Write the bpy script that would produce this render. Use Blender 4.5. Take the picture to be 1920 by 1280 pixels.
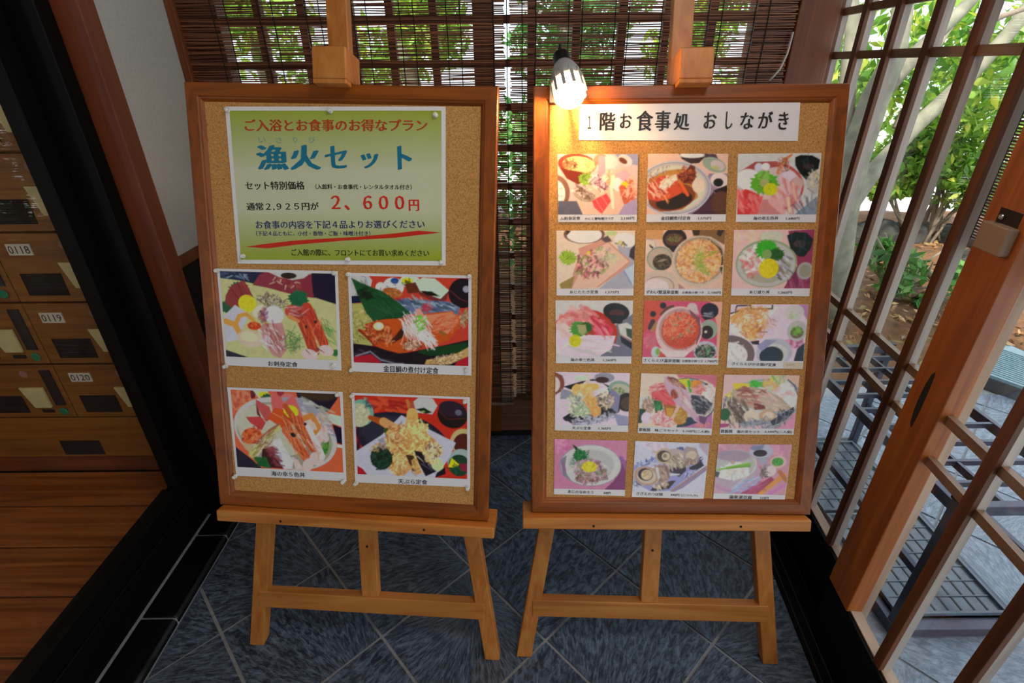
import bpy, math, random
import numpy as np
from math import sin, cos, radians as R_, pi
from mathutils import Vector, Matrix
random.seed(7)
for o in list(bpy.data.objects): bpy.data.objects.remove(o)
sc = bpy.context.scene
COL = sc.collection

# ---------------------------------------------------------------- camera, sky, lights, exposure
FOC, PITCH, ROLL, HC = 961.34, 0.4934, -0.0093, 1.3
F = np.array([0, cos(PITCH), -sin(PITCH)]); R0 = np.array([1., 0, 0]); U0 = np.cross(R0, F)
RR = R0*cos(ROLL) + U0*sin(ROLL); UU = -R0*sin(ROLL) + U0*cos(ROLL)
OC = np.array([0, 0, HC])
cam = bpy.data.objects.new('camera', bpy.data.cameras.new('camera')); COL.objects.link(cam)
cam.data.sensor_width = 36; cam.data.lens = FOC/1920*36; cam.data.clip_start = .02; cam.data.clip_end = 200
M = Matrix(((RR[0], UU[0], -F[0], 0), (RR[1], UU[1], -F[1], 0), (RR[2], UU[2], -F[2], HC), (0, 0, 0, 1)))
cam.matrix_world = M
cam.data.dof.use_dof = False
sc.camera = cam
sc.view_settings.view_transform = 'Standard'; sc.view_settings.look = 'None'
sc.view_settings.gamma = 1; sc.view_settings.use_curve_mapping = False
sc.view_settings.exposure = 0.25
w = bpy.data.worlds.new('sky'); sc.world = w; w.use_nodes = True
wn = w.node_tree.nodes; wl = w.node_tree.links
bg = wn['Background']; bg.inputs[1].default_value = 1.75
bg.inputs[0].default_value = (.80, .92, 1.0, 1)
sun = bpy.data.objects.new('sun', bpy.data.lights.new('sun', 'SUN')); COL.objects.link(sun)
sun.data.energy = 6.5; sun.data.angle = R_(2); sun.data.color = (1, .95, .85)
sun.rotation_euler = Vector((-.35, -.55, .85)).to_track_quat('Z', 'Y').to_euler()
def area(name, loc, size, energy, color, target=None, sy=None):
    l = bpy.data.lights.new(name, 'AREA'); l.energy = energy; l.color = color; l.size = size
    if sy: l.shape = 'RECTANGLE'; l.size_y = sy
    o = bpy.data.objects.new(name, l); COL.objects.link(o); o.location = loc
    if target is not None: o.rotation_euler = (Vector(loc)-Vector(target)).to_track_quat('Z', 'Y').to_euler()
    return o
area('ceiling_fill', (.5, .15, 2.28), .45, 8.0, (1, .93, .84))  # unseen fill light, added to brighten boards and floor from above
area('locker_room_fill', (-1.9, .55, 2.2), .5, 1.7, (1, .78, .5))  # warm fill added so the locker room is lit, no fitting seen

# ---------------------------------------------------------------- measuring helpers (camera ray meets a known plane)
def ray(x, y): return F + RR*(x-960)/FOC - UU*(y-640)/FOC
def onZ(x, y, z=0): d = ray(x, y); return OC + d*(z-HC)/d[2]
def onY(x, y, Y): d = ray(x, y); return OC + d*Y/d[1]
def onX(x, y, X): d = ray(x, y); return OC + d*X/d[0]
def rot(a, b, c):
    ca, sa, cb, sb, cc, s2 = cos(a), sin(a), cos(b), sin(b), cos(c), sin(c)
    return np.array([[ca, -sa, 0], [sa, ca, 0], [0, 0, 1]]) @ np.array([[1, 0, 0], [0, cb, -sb], [0, sb, cb]]) @ np.array([[cc, 0, s2], [0, 1, 0], [-s2, 0, cc]])
class Frame:            # local (u right, n towards the viewer, v up)
    def __init__(s, o, M): s.o = np.array(o, float); s.M = M
    def p(s, u, n, v): return s.o + s.M[:, 0]*u - s.M[:, 1]*n + s.M[:, 2]*v
    def uv(s, px, py, n=0.):
        N = -s.M[:, 1]; d = ray(px, py); t = N @ (s.o+N*n-OC)/(N @ d); q = OC+d*t-s.o
        return q @ s.M[:, 0], q @ s.M[:, 2]
BD = {'L': Frame((-.3609, .827, .425), rot(-.0689, -.3007, .0203)), 'R': Frame((.3443, .8125, .4287), rot(-.0261, -.3388, -.001))}
ES = {'L': Frame((-.358, .768, 0), rot(-.0706, -R_(15.8), 0)), 'R': Frame((.325, .742, 0), rot(-.039, -R_(17.77), 0))}
PH = R_(6)
WD = np.array([sin(PH), cos(PH), 0]); WO = np.array([cos(PH), -sin(PH), 0]); W0 = np.array([.754, .687, 0])
def wall(s, o, z): return W0 + WD*s + WO*o + np.array([0, 0, z])
def onW(x, y, o=0.):
    d = ray(x, y); t = WO @ (W0+WO*o-OC)/(WO @ d); q = OC+d*t-W0
    return q @ WD, q[2]+0.0

# ---------------------------------------------------------------- materials
def mat(name):
    m = bpy.data.materials.new(name); m.use_nodes = True
    return m, m.node_tree.nodes, m.node_tree.links, m.node_tree.nodes['Principled BSDF']
def lin(h):
    h = h.lstrip('#')
    if len(h) == 3: h = ''.join(c*2 for c in h)
    return tuple((int(h[i:i+2], 16)/255)**2.2 for i in (0, 2, 4))
def plain(name, col, rough=.5, metal=0, noise=0, scale=20, bump=0, spec=None):
    m, n, l, b = mat(name)
    c = col if not isinstance(col, str) else lin(col)
    b.inputs['Base Color'].default_value = (*c, 1); b.inputs['Roughness'].default_value = rough; b.inputs['Metallic'].default_value = metal
    if spec is not None: b.inputs['Specular IOR Level'].default_value = spec
    if noise or bump:
        t = n.new('ShaderNodeTexCoord'); x = n.new('ShaderNodeTexNoise'); x.inputs['Scale'].default_value = scale; x.inputs['Detail'].default_value = 6
        l.new(t.outputs['Object'], x.inputs['Vector'])
        if noise:
            r = n.new('ShaderNodeValToRGB'); r.color_ramp.elements[0].position = .3; r.color_ramp.elements[1].position = .7
            r.color_ramp.elements[0].color = (*[v*(1-noise) for v in c], 1); r.color_ramp.elements[1].color = (*[min(1, v*(1+noise)) for v in c], 1)
            l.new(x.outputs[0], r.inputs[0]); l.new(r.outputs[0], b.inputs['Base Color'])
        if bump:
            u = n.new('ShaderNodeBump'); u.inputs['Strength'].default_value = bump; u.inputs['Distance'].default_value = .002
            l.new(x.outputs[0], u.inputs['Height']); l.new(u.outputs[0], b.inputs['Normal'])
    return m
def wood(name, c1, c2, axis='z', rough=.45, scale=1.0, bump=.15, dark=None):
    m, n, l, b = mat(name)
    c1, c2 = lin(c1), lin(c2)
    t = n.new('ShaderNodeTexCoord'); mp = n.new('ShaderNodeMapping')
    s = {'x': (1.2, 26, 26), 'y': (26, 1.2, 26), 'z': (26, 26, 1.2)}[axis]
    mp.inputs['Scale'].default_value = [v*scale for v in s]
    oi = n.new('ShaderNodeObjectInfo'); ad = n.new('ShaderNodeVectorMath'); ad.operation = 'ADD'
    l.new(t.outputs['Object'], ad.inputs[0]); l.new(oi.outputs['Random'], ad.inputs[1])
    l.new(ad.outputs[0], mp.inputs[0])
    x = n.new('ShaderNodeTexNoise'); x.inputs['Scale'].default_value = 1.6; x.inputs['Detail'].default_value = 7; x.inputs['Distortion'].default_value = 1.1
    l.new(mp.outputs[0], x.inputs['Vector'])
    x2 = n.new('ShaderNodeTexNoise'); x2.inputs['Scale'].default_value = 3.0; x2.inputs['Detail'].default_value = 2
    l.new(t.outputs['Object'], x2.inputs['Vector'])
    r = n.new('ShaderNodeValToRGB'); e = r.color_ramp.elements
    e[0].position = .32; e[0].color = (*c1, 1); e[1].position = .66; e[1].color = (*c2, 1)
    l.new(x.outputs[0], r.inputs[0])
    mx = n.new('ShaderNodeMix'); mx.data_type = 'RGBA'; mx.blend_type = 'MULTIPLY'; mx.inputs[0].default_value = .45
    g = n.new('ShaderNodeValToRGB'); g.color_ramp.elements[0].position = .3; g.color_ramp.elements[0].color = (.55, .5, .45, 1); g.color_ramp.elements[1].position = .65; g.color_ramp.elements[1].color = (1, 1, 1, 1)
    l.new(x2.outputs[0], g.inputs[0]); l.new(r.outputs[0], mx.inputs[6]); l.new(g.outputs[0], mx.inputs[7])
    l.new(mx.outputs[2], b.inputs['Base Color']); b.inputs['Roughness'].default_value = rough
    u = n.new('ShaderNodeBump'); u.inputs['Strength'].default_value = bump; u.inputs['Distance'].default_value = .001
    l.new(x.outputs[0], u.inputs['Height']); l.new(u.outputs[0], b.inputs['Normal'])
    return m
def emis(name, col, s):
    m, n, l, b = mat(name); b.inputs['Base Color'].default_value = (*col, 1)
    b.inputs['Emission Color'].default_value = (*col, 1); b.inputs['Emission Strength'].default_value = s
    return m
def glass(name, tint=(1, 1, 1), ior=1.45, rough=0.0):
    m = bpy.data.materials.new(name); m.use_nodes = True; n = m.node_tree.nodes; l = m.node_tree.links; n.clear()
    o = n.new('ShaderNodeOutputMaterial'); x = n.new('ShaderNodeMixShader'); t = n.new('ShaderNodeBsdfTransparent'); g = n.new('ShaderNodeBsdfGlossy')
    t.inputs[0].default_value = (*tint, 1); g.inputs['Roughness'].default_value = rough
    f = n.new('ShaderNodeLayerWeight'); f.inputs[0].default_value = .5
    pw = n.new('ShaderNodeMath'); pw.operation = 'POWER'; pw.inputs[1].default_value = 5; l.new(f.outputs['Facing'], pw.inputs[0])
    ma = n.new('ShaderNodeMath'); ma.operation = 'MULTIPLY_ADD'; ma.inputs[1].default_value = .94; ma.inputs[2].default_value = .04; l.new(pw.outputs[0], ma.inputs[0])
    l.new(ma.outputs[0], x.inputs[0]); l.new(t.outputs[0], x.inputs[1]); l.new(g.outputs[0], x.inputs[2]); l.new(x.outputs[0], o.inputs[0])
    return m
PINE = {a: wood('pine_'+a, 'd08a45', 'b56a2c', a, .42) for a in 'xyz'}
BRN = {a: wood('stained_frame_'+a, '9c5212', '743a08', a, .38) for a in 'xyz'}
DRK = {a: wood('dark_lattice_'+a, '744424', '522c14', a, .55) for a in 'xyz'}
BLK = {a: wood('black_stained_wood_'+a, '0d0a08', '070505', a, .5) for a in 'xyz'}
for m_ in BLK.values(): m_.node_tree.nodes['Principled BSDF'].inputs['Specular IOR Level'].default_value = .18
STL = wood('door_stile_wood', 'b0642a', '8f4a1a', 'z', .45)
BRZ = {a: wood('weathered_beige_wood_'+a, 'b39a86', '9a806c', a, .6) for a in 'xyz'}
POST = wood('reddish_brown_post', '84481c', '643410', 'z', .5)
LOCK = wood('locker_door_wood', '9a6628', '7e4e1e', 'x', .45)
PLNK = {a: wood('floor_plank_wood_'+a, 'b06a30', '7c4218', a, .35) for a in 'xy'}
M_plaster = plain('white_plaster', 'b2afa8', .95, noise=.06, scale=150, bump=.5)
M_ceil = plain('ceiling_board', 'b8ab98', .9, noise=.05, scale=6)
M_black = plain('black_plastic', '111', .4)
M_blackmat = plain('matt_black_iron', '191a1e', .5, noise=.2, scale=60)
M_steel = plain('dark_grey_painted_steel', '4a4c5a', .28, .5, noise=.15, scale=80)
M_grout = plain('grey_grout', '8e9194', .85, noise=.15, scale=90)
M_tblack = plain('black_kerb_tile', '101216', .25, noise=.3, scale=40)
M_glass = glass('window_glass')
M_white = plain('white_paper', (.82, .80, .85), .4)
M_beige = plain('beige_key_tag_wood', 'cfc08a', .5, noise=.1, scale=40)
M_plate = plain('lock_plate_metal', '4a4a4e', .3, .8)
M_screw = plain('screw_head', 'bbb', .25, 1)
M_green = plain('green_plastic', '1c7a58', .4)
M_slot = plain('dark_slot_interior', '1c120c', .8)
M_bark = plain('pale_grey_bark', '7e7c6a', .85, noise=.35, scale=14, bump=.6)
M_bark2 = plain('brown_grey_branch', '8a7c6a', .85, noise=.3, scale=25, bump=.4)
M_rock = plain('dark_garden_rock', '3a3a36', .9, noise=.5, scale=9, bump=.9)
M_soil = plain('leaf_mould_soil', '6b4a30', .95, noise=.45, scale=14, bump=.8)
M_road = plain('pale_concrete_road', 'd4d6d4', .9, noise=.05, scale=2)
M_cord = plain('black_cord', '101010', .8)
M_hose = plain('turquoise_hose', '35c9b8', .4)
M_rod = plain('bamboo_rod', '5c4432', .6, noise=.3, scale=40)

def slate(name, c1, c2, rough=.42, seed=0):
    m, n, l, b = mat(name)
    t = n.new('ShaderNodeTexCoord'); oi = n.new('ShaderNodeObjectInfo')
    # streaks fanning out from a point that differs on each tile
    off = n.new('ShaderNodeCombineXYZ')
    a1 = n.new('ShaderNodeMath'); a1.operation = 'MULTIPLY_ADD'; a1.inputs[1].default_value = .9; a1.inputs[2].default_value = -.45
    a2 = n.new('ShaderNodeMath'); a2.operation = 'FRACT'; a3 = n.new('ShaderNodeMath'); a3.operation = 'MULTIPLY'; a3.inputs[1].default_value = 7.31
    a4 = n.new('ShaderNodeMath'); a4.operation = 'MULTIPLY_ADD'; a4.inputs[1].default_value = .9; a4.inputs[2].default_value = -.45
    l.new(oi.outputs['Random'], a1.inputs[0]); l.new(oi.outputs['Random'], a3.inputs[0]); l.new(a3.outputs[0], a2.inputs[0]); l.new(a2.outputs[0], a4.inputs[0])
    l.new(a1.outputs[0], off.inputs[0]); l.new(a4.outputs[0], off.inputs[1])
    v = n.new('ShaderNodeVectorMath'); v.operation = 'ADD'; l.new(t.outputs['Object'], v.inputs[0]); l.new(off.outputs[0], v.inputs[1])
    sp = n.new('ShaderNodeSeparateXYZ'); l.new(v.outputs[0], sp.inputs[0])
    at = n.new('ShaderNodeMath'); at.operation = 'ARCTAN2'; l.new(sp.outputs[1], at.inputs[0]); l.new(sp.outputs[0], at.inputs[1])
    ln = n.new('ShaderNodeVectorMath'); ln.operation = 'LENGTH'; l.new(v.outputs[0], ln.inputs[0])
    m1 = n.new('ShaderNodeMath'); m1.operation = 'MULTIPLY'; m1.inputs[1].default_value = 26; l.new(at.outputs[0], m1.inputs[0])
    m2 = n.new('ShaderNodeMath'); m2.operation = 'MULTIPLY'; m2.inputs[1].default_value = 22; l.new(ln.outputs['Value'], m2.inputs[0])
    cb = n.new('ShaderNodeCombineXYZ'); l.new(m1.outputs[0], cb.inputs[0]); l.new(m2.outputs[0], cb.inputs[1]); l.new(oi.outputs['Random'], cb.inputs[2])
    x = n.new('ShaderNodeTexNoise'); x.inputs['Scale'].default_value = 1.5; x.inputs['Detail'].default_value = 8; x.inputs['Roughness'].default_value = .72; x.inputs['Distortion'].default_value = .6
    l.new(cb.outputs[0], x.inputs['Vector'])
    r = n.new('ShaderNodeValToRGB'); e = r.color_ramp.elements
    e[0].position = .42; e[0].color = (*lin(c1), 1); e[1].position = .68; e[1].color = (*lin(c2), 1)
    l.new(x.outputs[0], r.inputs[0]); l.new(r.outputs[0], b.inputs['Base Color'])
    b.inputs['Roughness'].default_value = rough
    u = n.new('ShaderNodeBump'); u.inputs['Strength'].default_value = .55; u.inputs['Distance'].default_value = .0025
    l.new(x.outputs[0], u.inputs['Height']); l.new(u.outputs[0], b.inputs['Normal'])
    return m
M_slate = slate('slate_floor_tile', '262f3c', '6f7f94')
M_slate_out = slate('slate_patio_tile', '66707e', '9aa6b6', .45)
def cork():
    m, n, l, b = mat('cork_sheet')
    t = n.new('ShaderNodeTexCoord'); x = n.new('ShaderNodeTexNoise'); x.inputs['Scale'].default_value = 380; x.inputs['Detail'].default_value = 4
    v = n.new('ShaderNodeTexVoronoi'); v.inputs['Scale'].default_value = 260
    l.new(t.outputs['Object'], x.inputs['Vector']); l.new(t.outputs['Object'], v.inputs['Vector'])
    r = n.new('ShaderNodeValToRGB'); e = r.color_ramp.elements; e[0].position = .28; e[0].color = (*lin('8f5a26'), 1); e[1].position = .72; e[1].color = (*lin('cf9858'), 1)
    a = n.new('ShaderNodeMath'); a.operation = 'MULTIPLY_ADD'; a.inputs[1].default_value = .18; l.new(v.outputs['Distance'], a.inputs[0]); l.new(x.outputs[0], a.inputs[2])
    l.new(a.outputs[0], r.inputs[0]); l.new(r.outputs[0], b.inputs['Base Color']); b.inputs['Roughness'].default_value = .8
    u = n.new('ShaderNodeBump'); u.inputs['Strength'].default_value = .35; u.inputs['Distance'].default_value = .001; l.new(a.outputs[0], u.inputs['Height']); l.new(u.outputs[0], b.inputs['Normal'])
    return m
M_cork = cork()
def slatmat():
    m, n, l, b = mat('brown_reed_slats')
    g = n.new('ShaderNodeNewGeometry'); r = n.new('ShaderNodeValToRGB'); e = r.color_ramp.elements
    e[0].color = (*lin('45200f'), 1); e[1].color = (*lin('8c563a'), 1); l.new(g.outputs['Random Per Island'], r.inputs[0])
    l.new(r.outputs[0], b.inputs['Base Color']); b.inputs['Roughness'].default_value = .45
    return m
M_reed = slatmat()
def leafmat(name, cols, trans=.5):
    m = bpy.data.materials.new(name); m.use_nodes = True; n = m.node_tree.nodes; l = m.node_tree.links; n.clear()
    o = n.new('ShaderNodeOutputMaterial'); g = n.new('ShaderNodeNewGeometry'); r = n.new('ShaderNodeValToRGB'); e = r.color_ramp.elements
    e[0].color = (*lin(cols[0]), 1); e[1].color = (*lin(cols[-1]), 1)
    for i, c in enumerate(cols[1:-1]): q = r.color_ramp.elements.new((i+1)/(len(cols)-1)); q.color = (*lin(c), 1)
    l.new(g.outputs['Random Per Island'], r.inputs[0])
    d = n.new('ShaderNodeBsdfPrincipled'); d.inputs['Roughness'].default_value = .4; t = n.new('ShaderNodeBsdfTranslucent'); x = n.new('ShaderNodeMixShader'); x.inputs[0].default_value = trans
    l.new(r.outputs[0], d.inputs['Base Color']); l.new(r.outputs[0], t.inputs[0]); l.new(d.outputs[0], x.inputs[1]); l.new(t.outputs[0], x.inputs[2]); l.new(x.outputs[0], o.inputs[0])
    return m
M_leaf = leafmat('green_leaves', ['4c8028', '74a83c', 'a8cc50', '5c9034', 'd6da58'])
M_leafd = leafmat('deep_green_leaves', ['3a6e30', '5c9a48', '86b65c'])
M_litter = leafmat('dry_fallen_leaves', ['5c3a20', '9a6a3c', 'c49a64', '6b4a2c', '8a8040'], .1)
M_vcol, n_, l_, b_ = mat('printed_photo_ink')
va = n_.new('ShaderNodeVertexColor'); va.layer_name = 'ink'; l_.new(va.outputs[0], b_.inputs['Base Color']); b_.inputs['Roughness'].default_value = .3
INK = {}
def ink(h):
    if h not in INK: INK[h] = plain('printing_ink_'+str(len(INK)), h, .45)
    return INK[h]

# ---------------------------------------------------------------- mesh helpers
class B:
    def __init__(s): s.v = []; s.f = []
    def add(s, vs, fs):
        k = len(s.v); s.v += [tuple(map(float, p)) for p in vs]; s.f += [tuple(i+k for i in f) for f in fs]; return s
    def hexa(s, p):      # 8 corners: bottom 4 ccw, top 4 ccw
        return s.add(p, [(3, 2, 1, 0), (4, 5, 6, 7), (0, 1, 5, 4), (1, 2, 6, 5), (2, 3, 7, 6), (3, 0, 4, 7)])
    def box(s, x0, x1, y0, y1, z0, z1):
        return s.hexa([(x0, y0, z0), (x1, y0, z0), (x1, y1, z0), (x0, y1, z0), (x0, y0, z1), (x1, y0, z1), (x1, y1, z1), (x0, y1, z1)])
    def fbox(s, fr, u0, u1, n0, n1, v0, v1):   # in a Frame
        P = [(u0, n1, v0), (u1, n1, v0), (u1, n0, v0), (u0, n0, v0), (u0, n1, v1), (u1, n1, v1), (u1, n0, v1), (u0, n0, v1)]
        return s.hexa([fr.p(*q) for q in P])
    def wbox(s, s0, s1, o0, o1, z0, z1):       # along the right wall
        P = [(s0, o0, z0), (s0, o1, z0), (s1, o1, z0), (s1, o0, z0), (s0, o0, z1), (s0, o1, z1), (s1, o1, z1), (s1, o0, z1)]
        return s.hexa([wall(*q) for q in P])
    def tube(s, pts, rad, n=8, cap=True):
        pts = [Vector(p) for p in pts]; rad = rad if hasattr(rad, '__len__') else [rad]*len(pts)
        vs = []; fs = []
        for i, p in enumerate(pts):
            d = (pts[min(i+1, len(pts)-1)]-pts[max(i-1, 0)]).normalized(); a = d.orthogonal().normalized()
            if i and True:
                a = (prev - d*prev.dot(d)).normalized()
            prev = a; b = d.cross(a)
            for k in range(n): vs.append(p+(a*cos(2*pi*k/n)+b*sin(2*pi*k/n))*rad[i])
        for i in range(len(pts)-1):
            for k in range(n): fs.append((i*n+k, i*n+(k+1) % n, (i+1)*n+(k+1) % n, (i+1)*n+k))
        if cap: fs.append(tuple(range(n-1, -1, -1))); fs.append(tuple((len(pts)-1)*n+k for k in range(n)))
        return s.add(vs, fs)
    def lathe(s, prof, c, ax, n=24):           # prof: (r, h) along axis ax from c
        ax = Vector(ax).normalized(); a = ax.orthogonal().normalized(); b = ax.cross(a); c = Vector(c)
        vs = []; fs = []
        for r, h in prof:
            for k in range(n): vs.append(c+ax*h+(a*cos(2*pi*k/n)+b*sin(2*pi*k/n))*max(r, 1e-5))
        for i in range(len(prof)-1):
            for k in range(n): fs.append((i*n+k, i*n+(k+1) % n, (i+1)*n+(k+1) % n, (i+1)*n+k))
        fs.append(tuple(range(n-1, -1, -1))); fs.append(tuple((len(prof)-1)*n+k for k in range(n)))
        return s.add(vs, fs)
    def prism(s, poly, z0, z1):
        n = len(poly)
        return s.add([(x, y, z0) for x, y in poly]+[(x, y, z1) for x, y in poly], [tuple(range(n-1, -1, -1)), tuple(range(n, 2*n))]+[(i, (i+1) % n, n+(i+1) % n, n+i) for i in range(n)])
def wpos(o):
    p = Vector((0, 0, 0))
    while o is not None: p += o.location; o = o.parent
    return p
def mk(name, b, m, parent=None, smooth=False, bevel=0, kind=None, origin=None, fixn=True):
    me = bpy.data.meshes.new(name)
    base = wpos(parent) if parent else Vector((0, 0, 0))
    loc = Vector(origin)-base if origin is not None else Vector((0, 0, 0))
    V = np.array(b.v)-np.array(base+loc)
    me.from_pydata(V.tolist(), [], b.f); me.materials.append(m)
    if fixn:
        import bmesh
        bm = bmesh.new(); bm.from_mesh(me); bmesh.ops.recalc_face_normals(bm, faces=bm.faces); bm.to_mesh(me); bm.free()
    if smooth: me.polygons.foreach_set('use_smooth', [True]*len(me.polygons))
    o = bpy.data.objects.new(name, me); COL.objects.link(o); o.location = loc
    if parent: o.parent = parent
    if bevel:
        md = o.modifiers.new('edge', 'BEVEL'); md.width = bevel; md.segments = 2; md.limit_method = 'ANGLE'
    if kind: o['kind'] = kind
    return o
def empty(name, loc, label=None, cat=None, group=None, kind=None):
    o = bpy.data.objects.new(name, None); COL.objects.link(o); o.location = [float(v) for v in loc]; o.empty_display_size = .05
    if label: o['label'] = label
    if cat: o['category'] = cat
    if group: o['group'] = group
    if kind: o['kind'] = kind
    return o
def tag(o, label, cat, group=None, kind=None):
    o['label'] = label; o['category'] = cat
    if group: o['group'] = group
    if kind: o['kind'] = kind
    return o

# ================================================================ SETTING
def clip(poly, a, b, c):     # keep a*x+b*y<=c
    out = []
    for i in range(len(poly)):
        p, q = poly[i], poly[(i+1) % len(poly)]; dp, dq = a*p[0]+b*p[1]-c, a*q[0]+b*q[1]-c
        if dp <= 0: out.append(p)
        if (dp < 0 < dq) or (dq < 0 < dp):
            t = dp/(dp-dq); out.append((p[0]+t*(q[0]-p[0]), p[1]+t*(q[1]-p[1])))
    return out
def parea(p): return abs(sum(p[i][0]*p[(i+1) % len(p)][1]-p[(i+1) % len(p)][0]*p[i][1] for i in range(len(p))))/2
GA = -.8185; GO = np.array([.0794, .7965]); GU = np.array([cos(GA), sin(GA)])*.3; GV = np.array([-GU[1], GU[0]])
def tiles(parent, halfs, m, rng):
    for i in range(-14, 16):
        for j in range(-14, 16):
            g = .0040/.3
            poly = [tuple(GO+(i+a)*GU+(j+b)*GV) for a, b in ((g, g), (1-g, g), (1-g, 1-g), (g, 1-g))]
            for h in halfs: poly = clip(poly, *h) if len(poly) > 2 else poly
            if len(poly) < 3 or parea(poly) < 2e-4: continue
            c = GO+(i+.5)*GU+(j+.5)*GV
            mk('tile', B().prism(poly, -.006, rng.uniform(-.0006, .0006)), m, parent, origin=(c[0], c[1], 0))
rng = random.Random(3)
flo = mk('floor', B().box(-.99, .80, -1.6, 1.70, -.05, -.004), M_grout, kind='structure')
wl_a, wl_b = WO[0], WO[1]; wl_c = WO @ W0
tiles(flo, [(-1, 0, .89), (0, 1, 1.655), (0, -1, .5), (wl_a, wl_b, wl_c-.037)], M_slate, rng)
# black kerb along the left partition
kb = empty('trim_1', (-.94, .6, 0), kind='structure')
kb['label'] = 'low black tiled kerb with grey joints along the left glass door'
mk('grout_bed', B().box(-.985, -.893, -.9, 1.64, 0, .023), M_grout, kb)
y = 1.6
ys = [float(onX(a, b, -.94)[1]) for a, b in ((1, 1),)]
edges = [Z_ for Z_ in (1.635, 1.375, 1.12, .848, .64, .43, .22, .0, -.22, -.44, -.66, -.88)]
for a, b_2 in zip(edges[:-1], edges[1:]):
    t = B(); y1, y0 = a-.003, b_2+.003
    pr = [(-.982, .028), (-.982, .005), (-.891, .005), (-.889, .012), (-.889, .020), (-.897, .029)]
    n = len(pr); t.add([(x, y0, z) for x, z in pr]+[(x, y1, z) for x, z in pr], [tuple(range(n)), tuple(range(2*n-1, n-1, -1))]+[(i, n+i, n+(i+1) % n, (i+1) % n) for i in range(n)])
    mk('kerb_tile', t, M_tblack, kb, bevel=.002)
mk('grout_line', B().box(-.995, -.983, -.9, 1.2, 0, .03), M_grout, kb)
# ceiling and back wall over the lattice
cl = mk('ceiling', B().box(-2.8, 1.0, -1.6, 1.9, 2.3, 2.36), M_ceil, kind='structure')
mk('wall_back', B().box(-.99, .95, 1.66, 1.76, 1.93, 2.3), M_plaster, kind='structure')
bk = mk('baseboard_back', B().box(-.893, .86, 1.645, 1.70, 0, .165), wood('base_panel_wood', '8a5a44', '6e4432', 'x', .5), kind='structure', bevel=.002)
mk('ledge', B().box(-.893, .86, 1.632, 1.70, .165, .18), DRK['x'], bk, bevel=.001)
mk('floor_strip', B().box(-.893, .86, 1.625, 1.645, 0, .012), M_blackmat, bk)
# lattice window
ph = empty('window_1', (0, 1.68, .18), kind='structure'); ph['label'] = 'wooden lattice window behind the bamboo blinds'
bars = [(-.893, -.791)]+[(a, b) for a, b in ((-.697, -.676), (-.578, -.557), (-.447, -.426), (-.338, -.317), (-.219, -.198), (.051, .075), (.175, .197), (.3006, .3245), (.4248, .4442), (.549, .5714), (.6733, .766))]
mk('post', B().box(-.0997, -.0415, 1.640, 1.70, 0, 1.93), POST, ph, bevel=.002)
for k, (a, b) in enumerate(bars):
    wide = b-a > .05
    mk('frame_stile' if wide else 'mullion', B().box(a, b, 1.645 if wide else 1.655, 1.70 if wide else 1.68, .18, 1.93), DRK['z'], ph, bevel=.001)
z = .18
zs = [1.4129+.112*k for k in range(0, 5)]+[1.306-.114*k for k in range(0, 10)]
for z in zs:
    mk('muntin', B().box(-.893, .766, 1.658, 1.678, z-.010, z+.010), DRK['x'], ph)
mk('glass_pane', B().box(-.89, .765, 1.685, 1.688, .18, 1.93), M_glass, ph)
mk('top_rail', B().box(-.893, .86, 1.64, 1.70, 1.90, 1.96), DRK['x'], ph)
mk('trim_9', B().box(-.892, -.872, 1.585, 1.645, 0, 2.3), POST, kind='structure', bevel=.002)
# right corner post
mk('trim_2', B().box(.766, .876, 1.60, 1.70, 0, 2.3), POST, kind='structure', bevel=.003)
# left: plaster wall, wainscot, trim, post
wlft = mk('wall_left', B().box(-1.0, -.893, 1.27, 1.76, .857, 2.3), M_plaster, kind='structure')
ws = mk('wall_left_lower', B().box(-1.0, -.90, 1.25, 1.76, 0, .83), M_grout, kind='structure')
for y0, y1 in ((1.30, 1.475), (1.48, 1.64)):
    for k in range(5): mk('wall_tile', B().box(-.902, -.893, y0, y1, .03+k*.16, .186+k*.16), M_tblack, ws, bevel=.001)
mk('trim_3', B().box(-.91, -.880, 1.295, 1.655, .83, .857), POST, kind='structure', bevel=.002)
mk('trim_4', B().box(-.97, -.878, 1.248, 1.302, .03, 2.3), wood('left_trim_wood', '7d3f22', '6a3118', 'z', .5), kind='structure', bevel=.003)
pl = mk('trim_5', B().box(-1.07, -.93, 1.20, 1.245, .03, 2.3), BLK['z'], kind='structure', bevel=.003)
mk('trim_6', B().box(-1.10, -.987, -1.2, 1.20, .03, .142), BLK['y'], kind='structure', bevel=.003)
# glass sliding door on the left
d3 = empty('door_3', (-1.01, .3, .142), kind='structure'); d3['label'] = 'black framed sliding glass door to the locker room'
mk('bottom_rail', B().box(-1.03, -.992, -.6, 1.143, .142, .205), BLK['y'], d3, bevel=.002)
mk('stile', B().box(-1.03, -.992, 1.143, 1.20, .142, 2.1), BLK['z'], d3, bevel=.002)
mk('stile', B().box(-1.03, -.992, -.67, -.6, .142, 2.1), BLK['z'], d3, bevel=.002)
mk('top_rail', B().box(-1.03, -.992, -.6, 1.11, 2.03, 2.1), BLK['y'], d3)
mk('glass_pane', B().box(-1.012, -1.008, -.6, 1.145, .2, 2.03), M_glass, d3)
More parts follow.
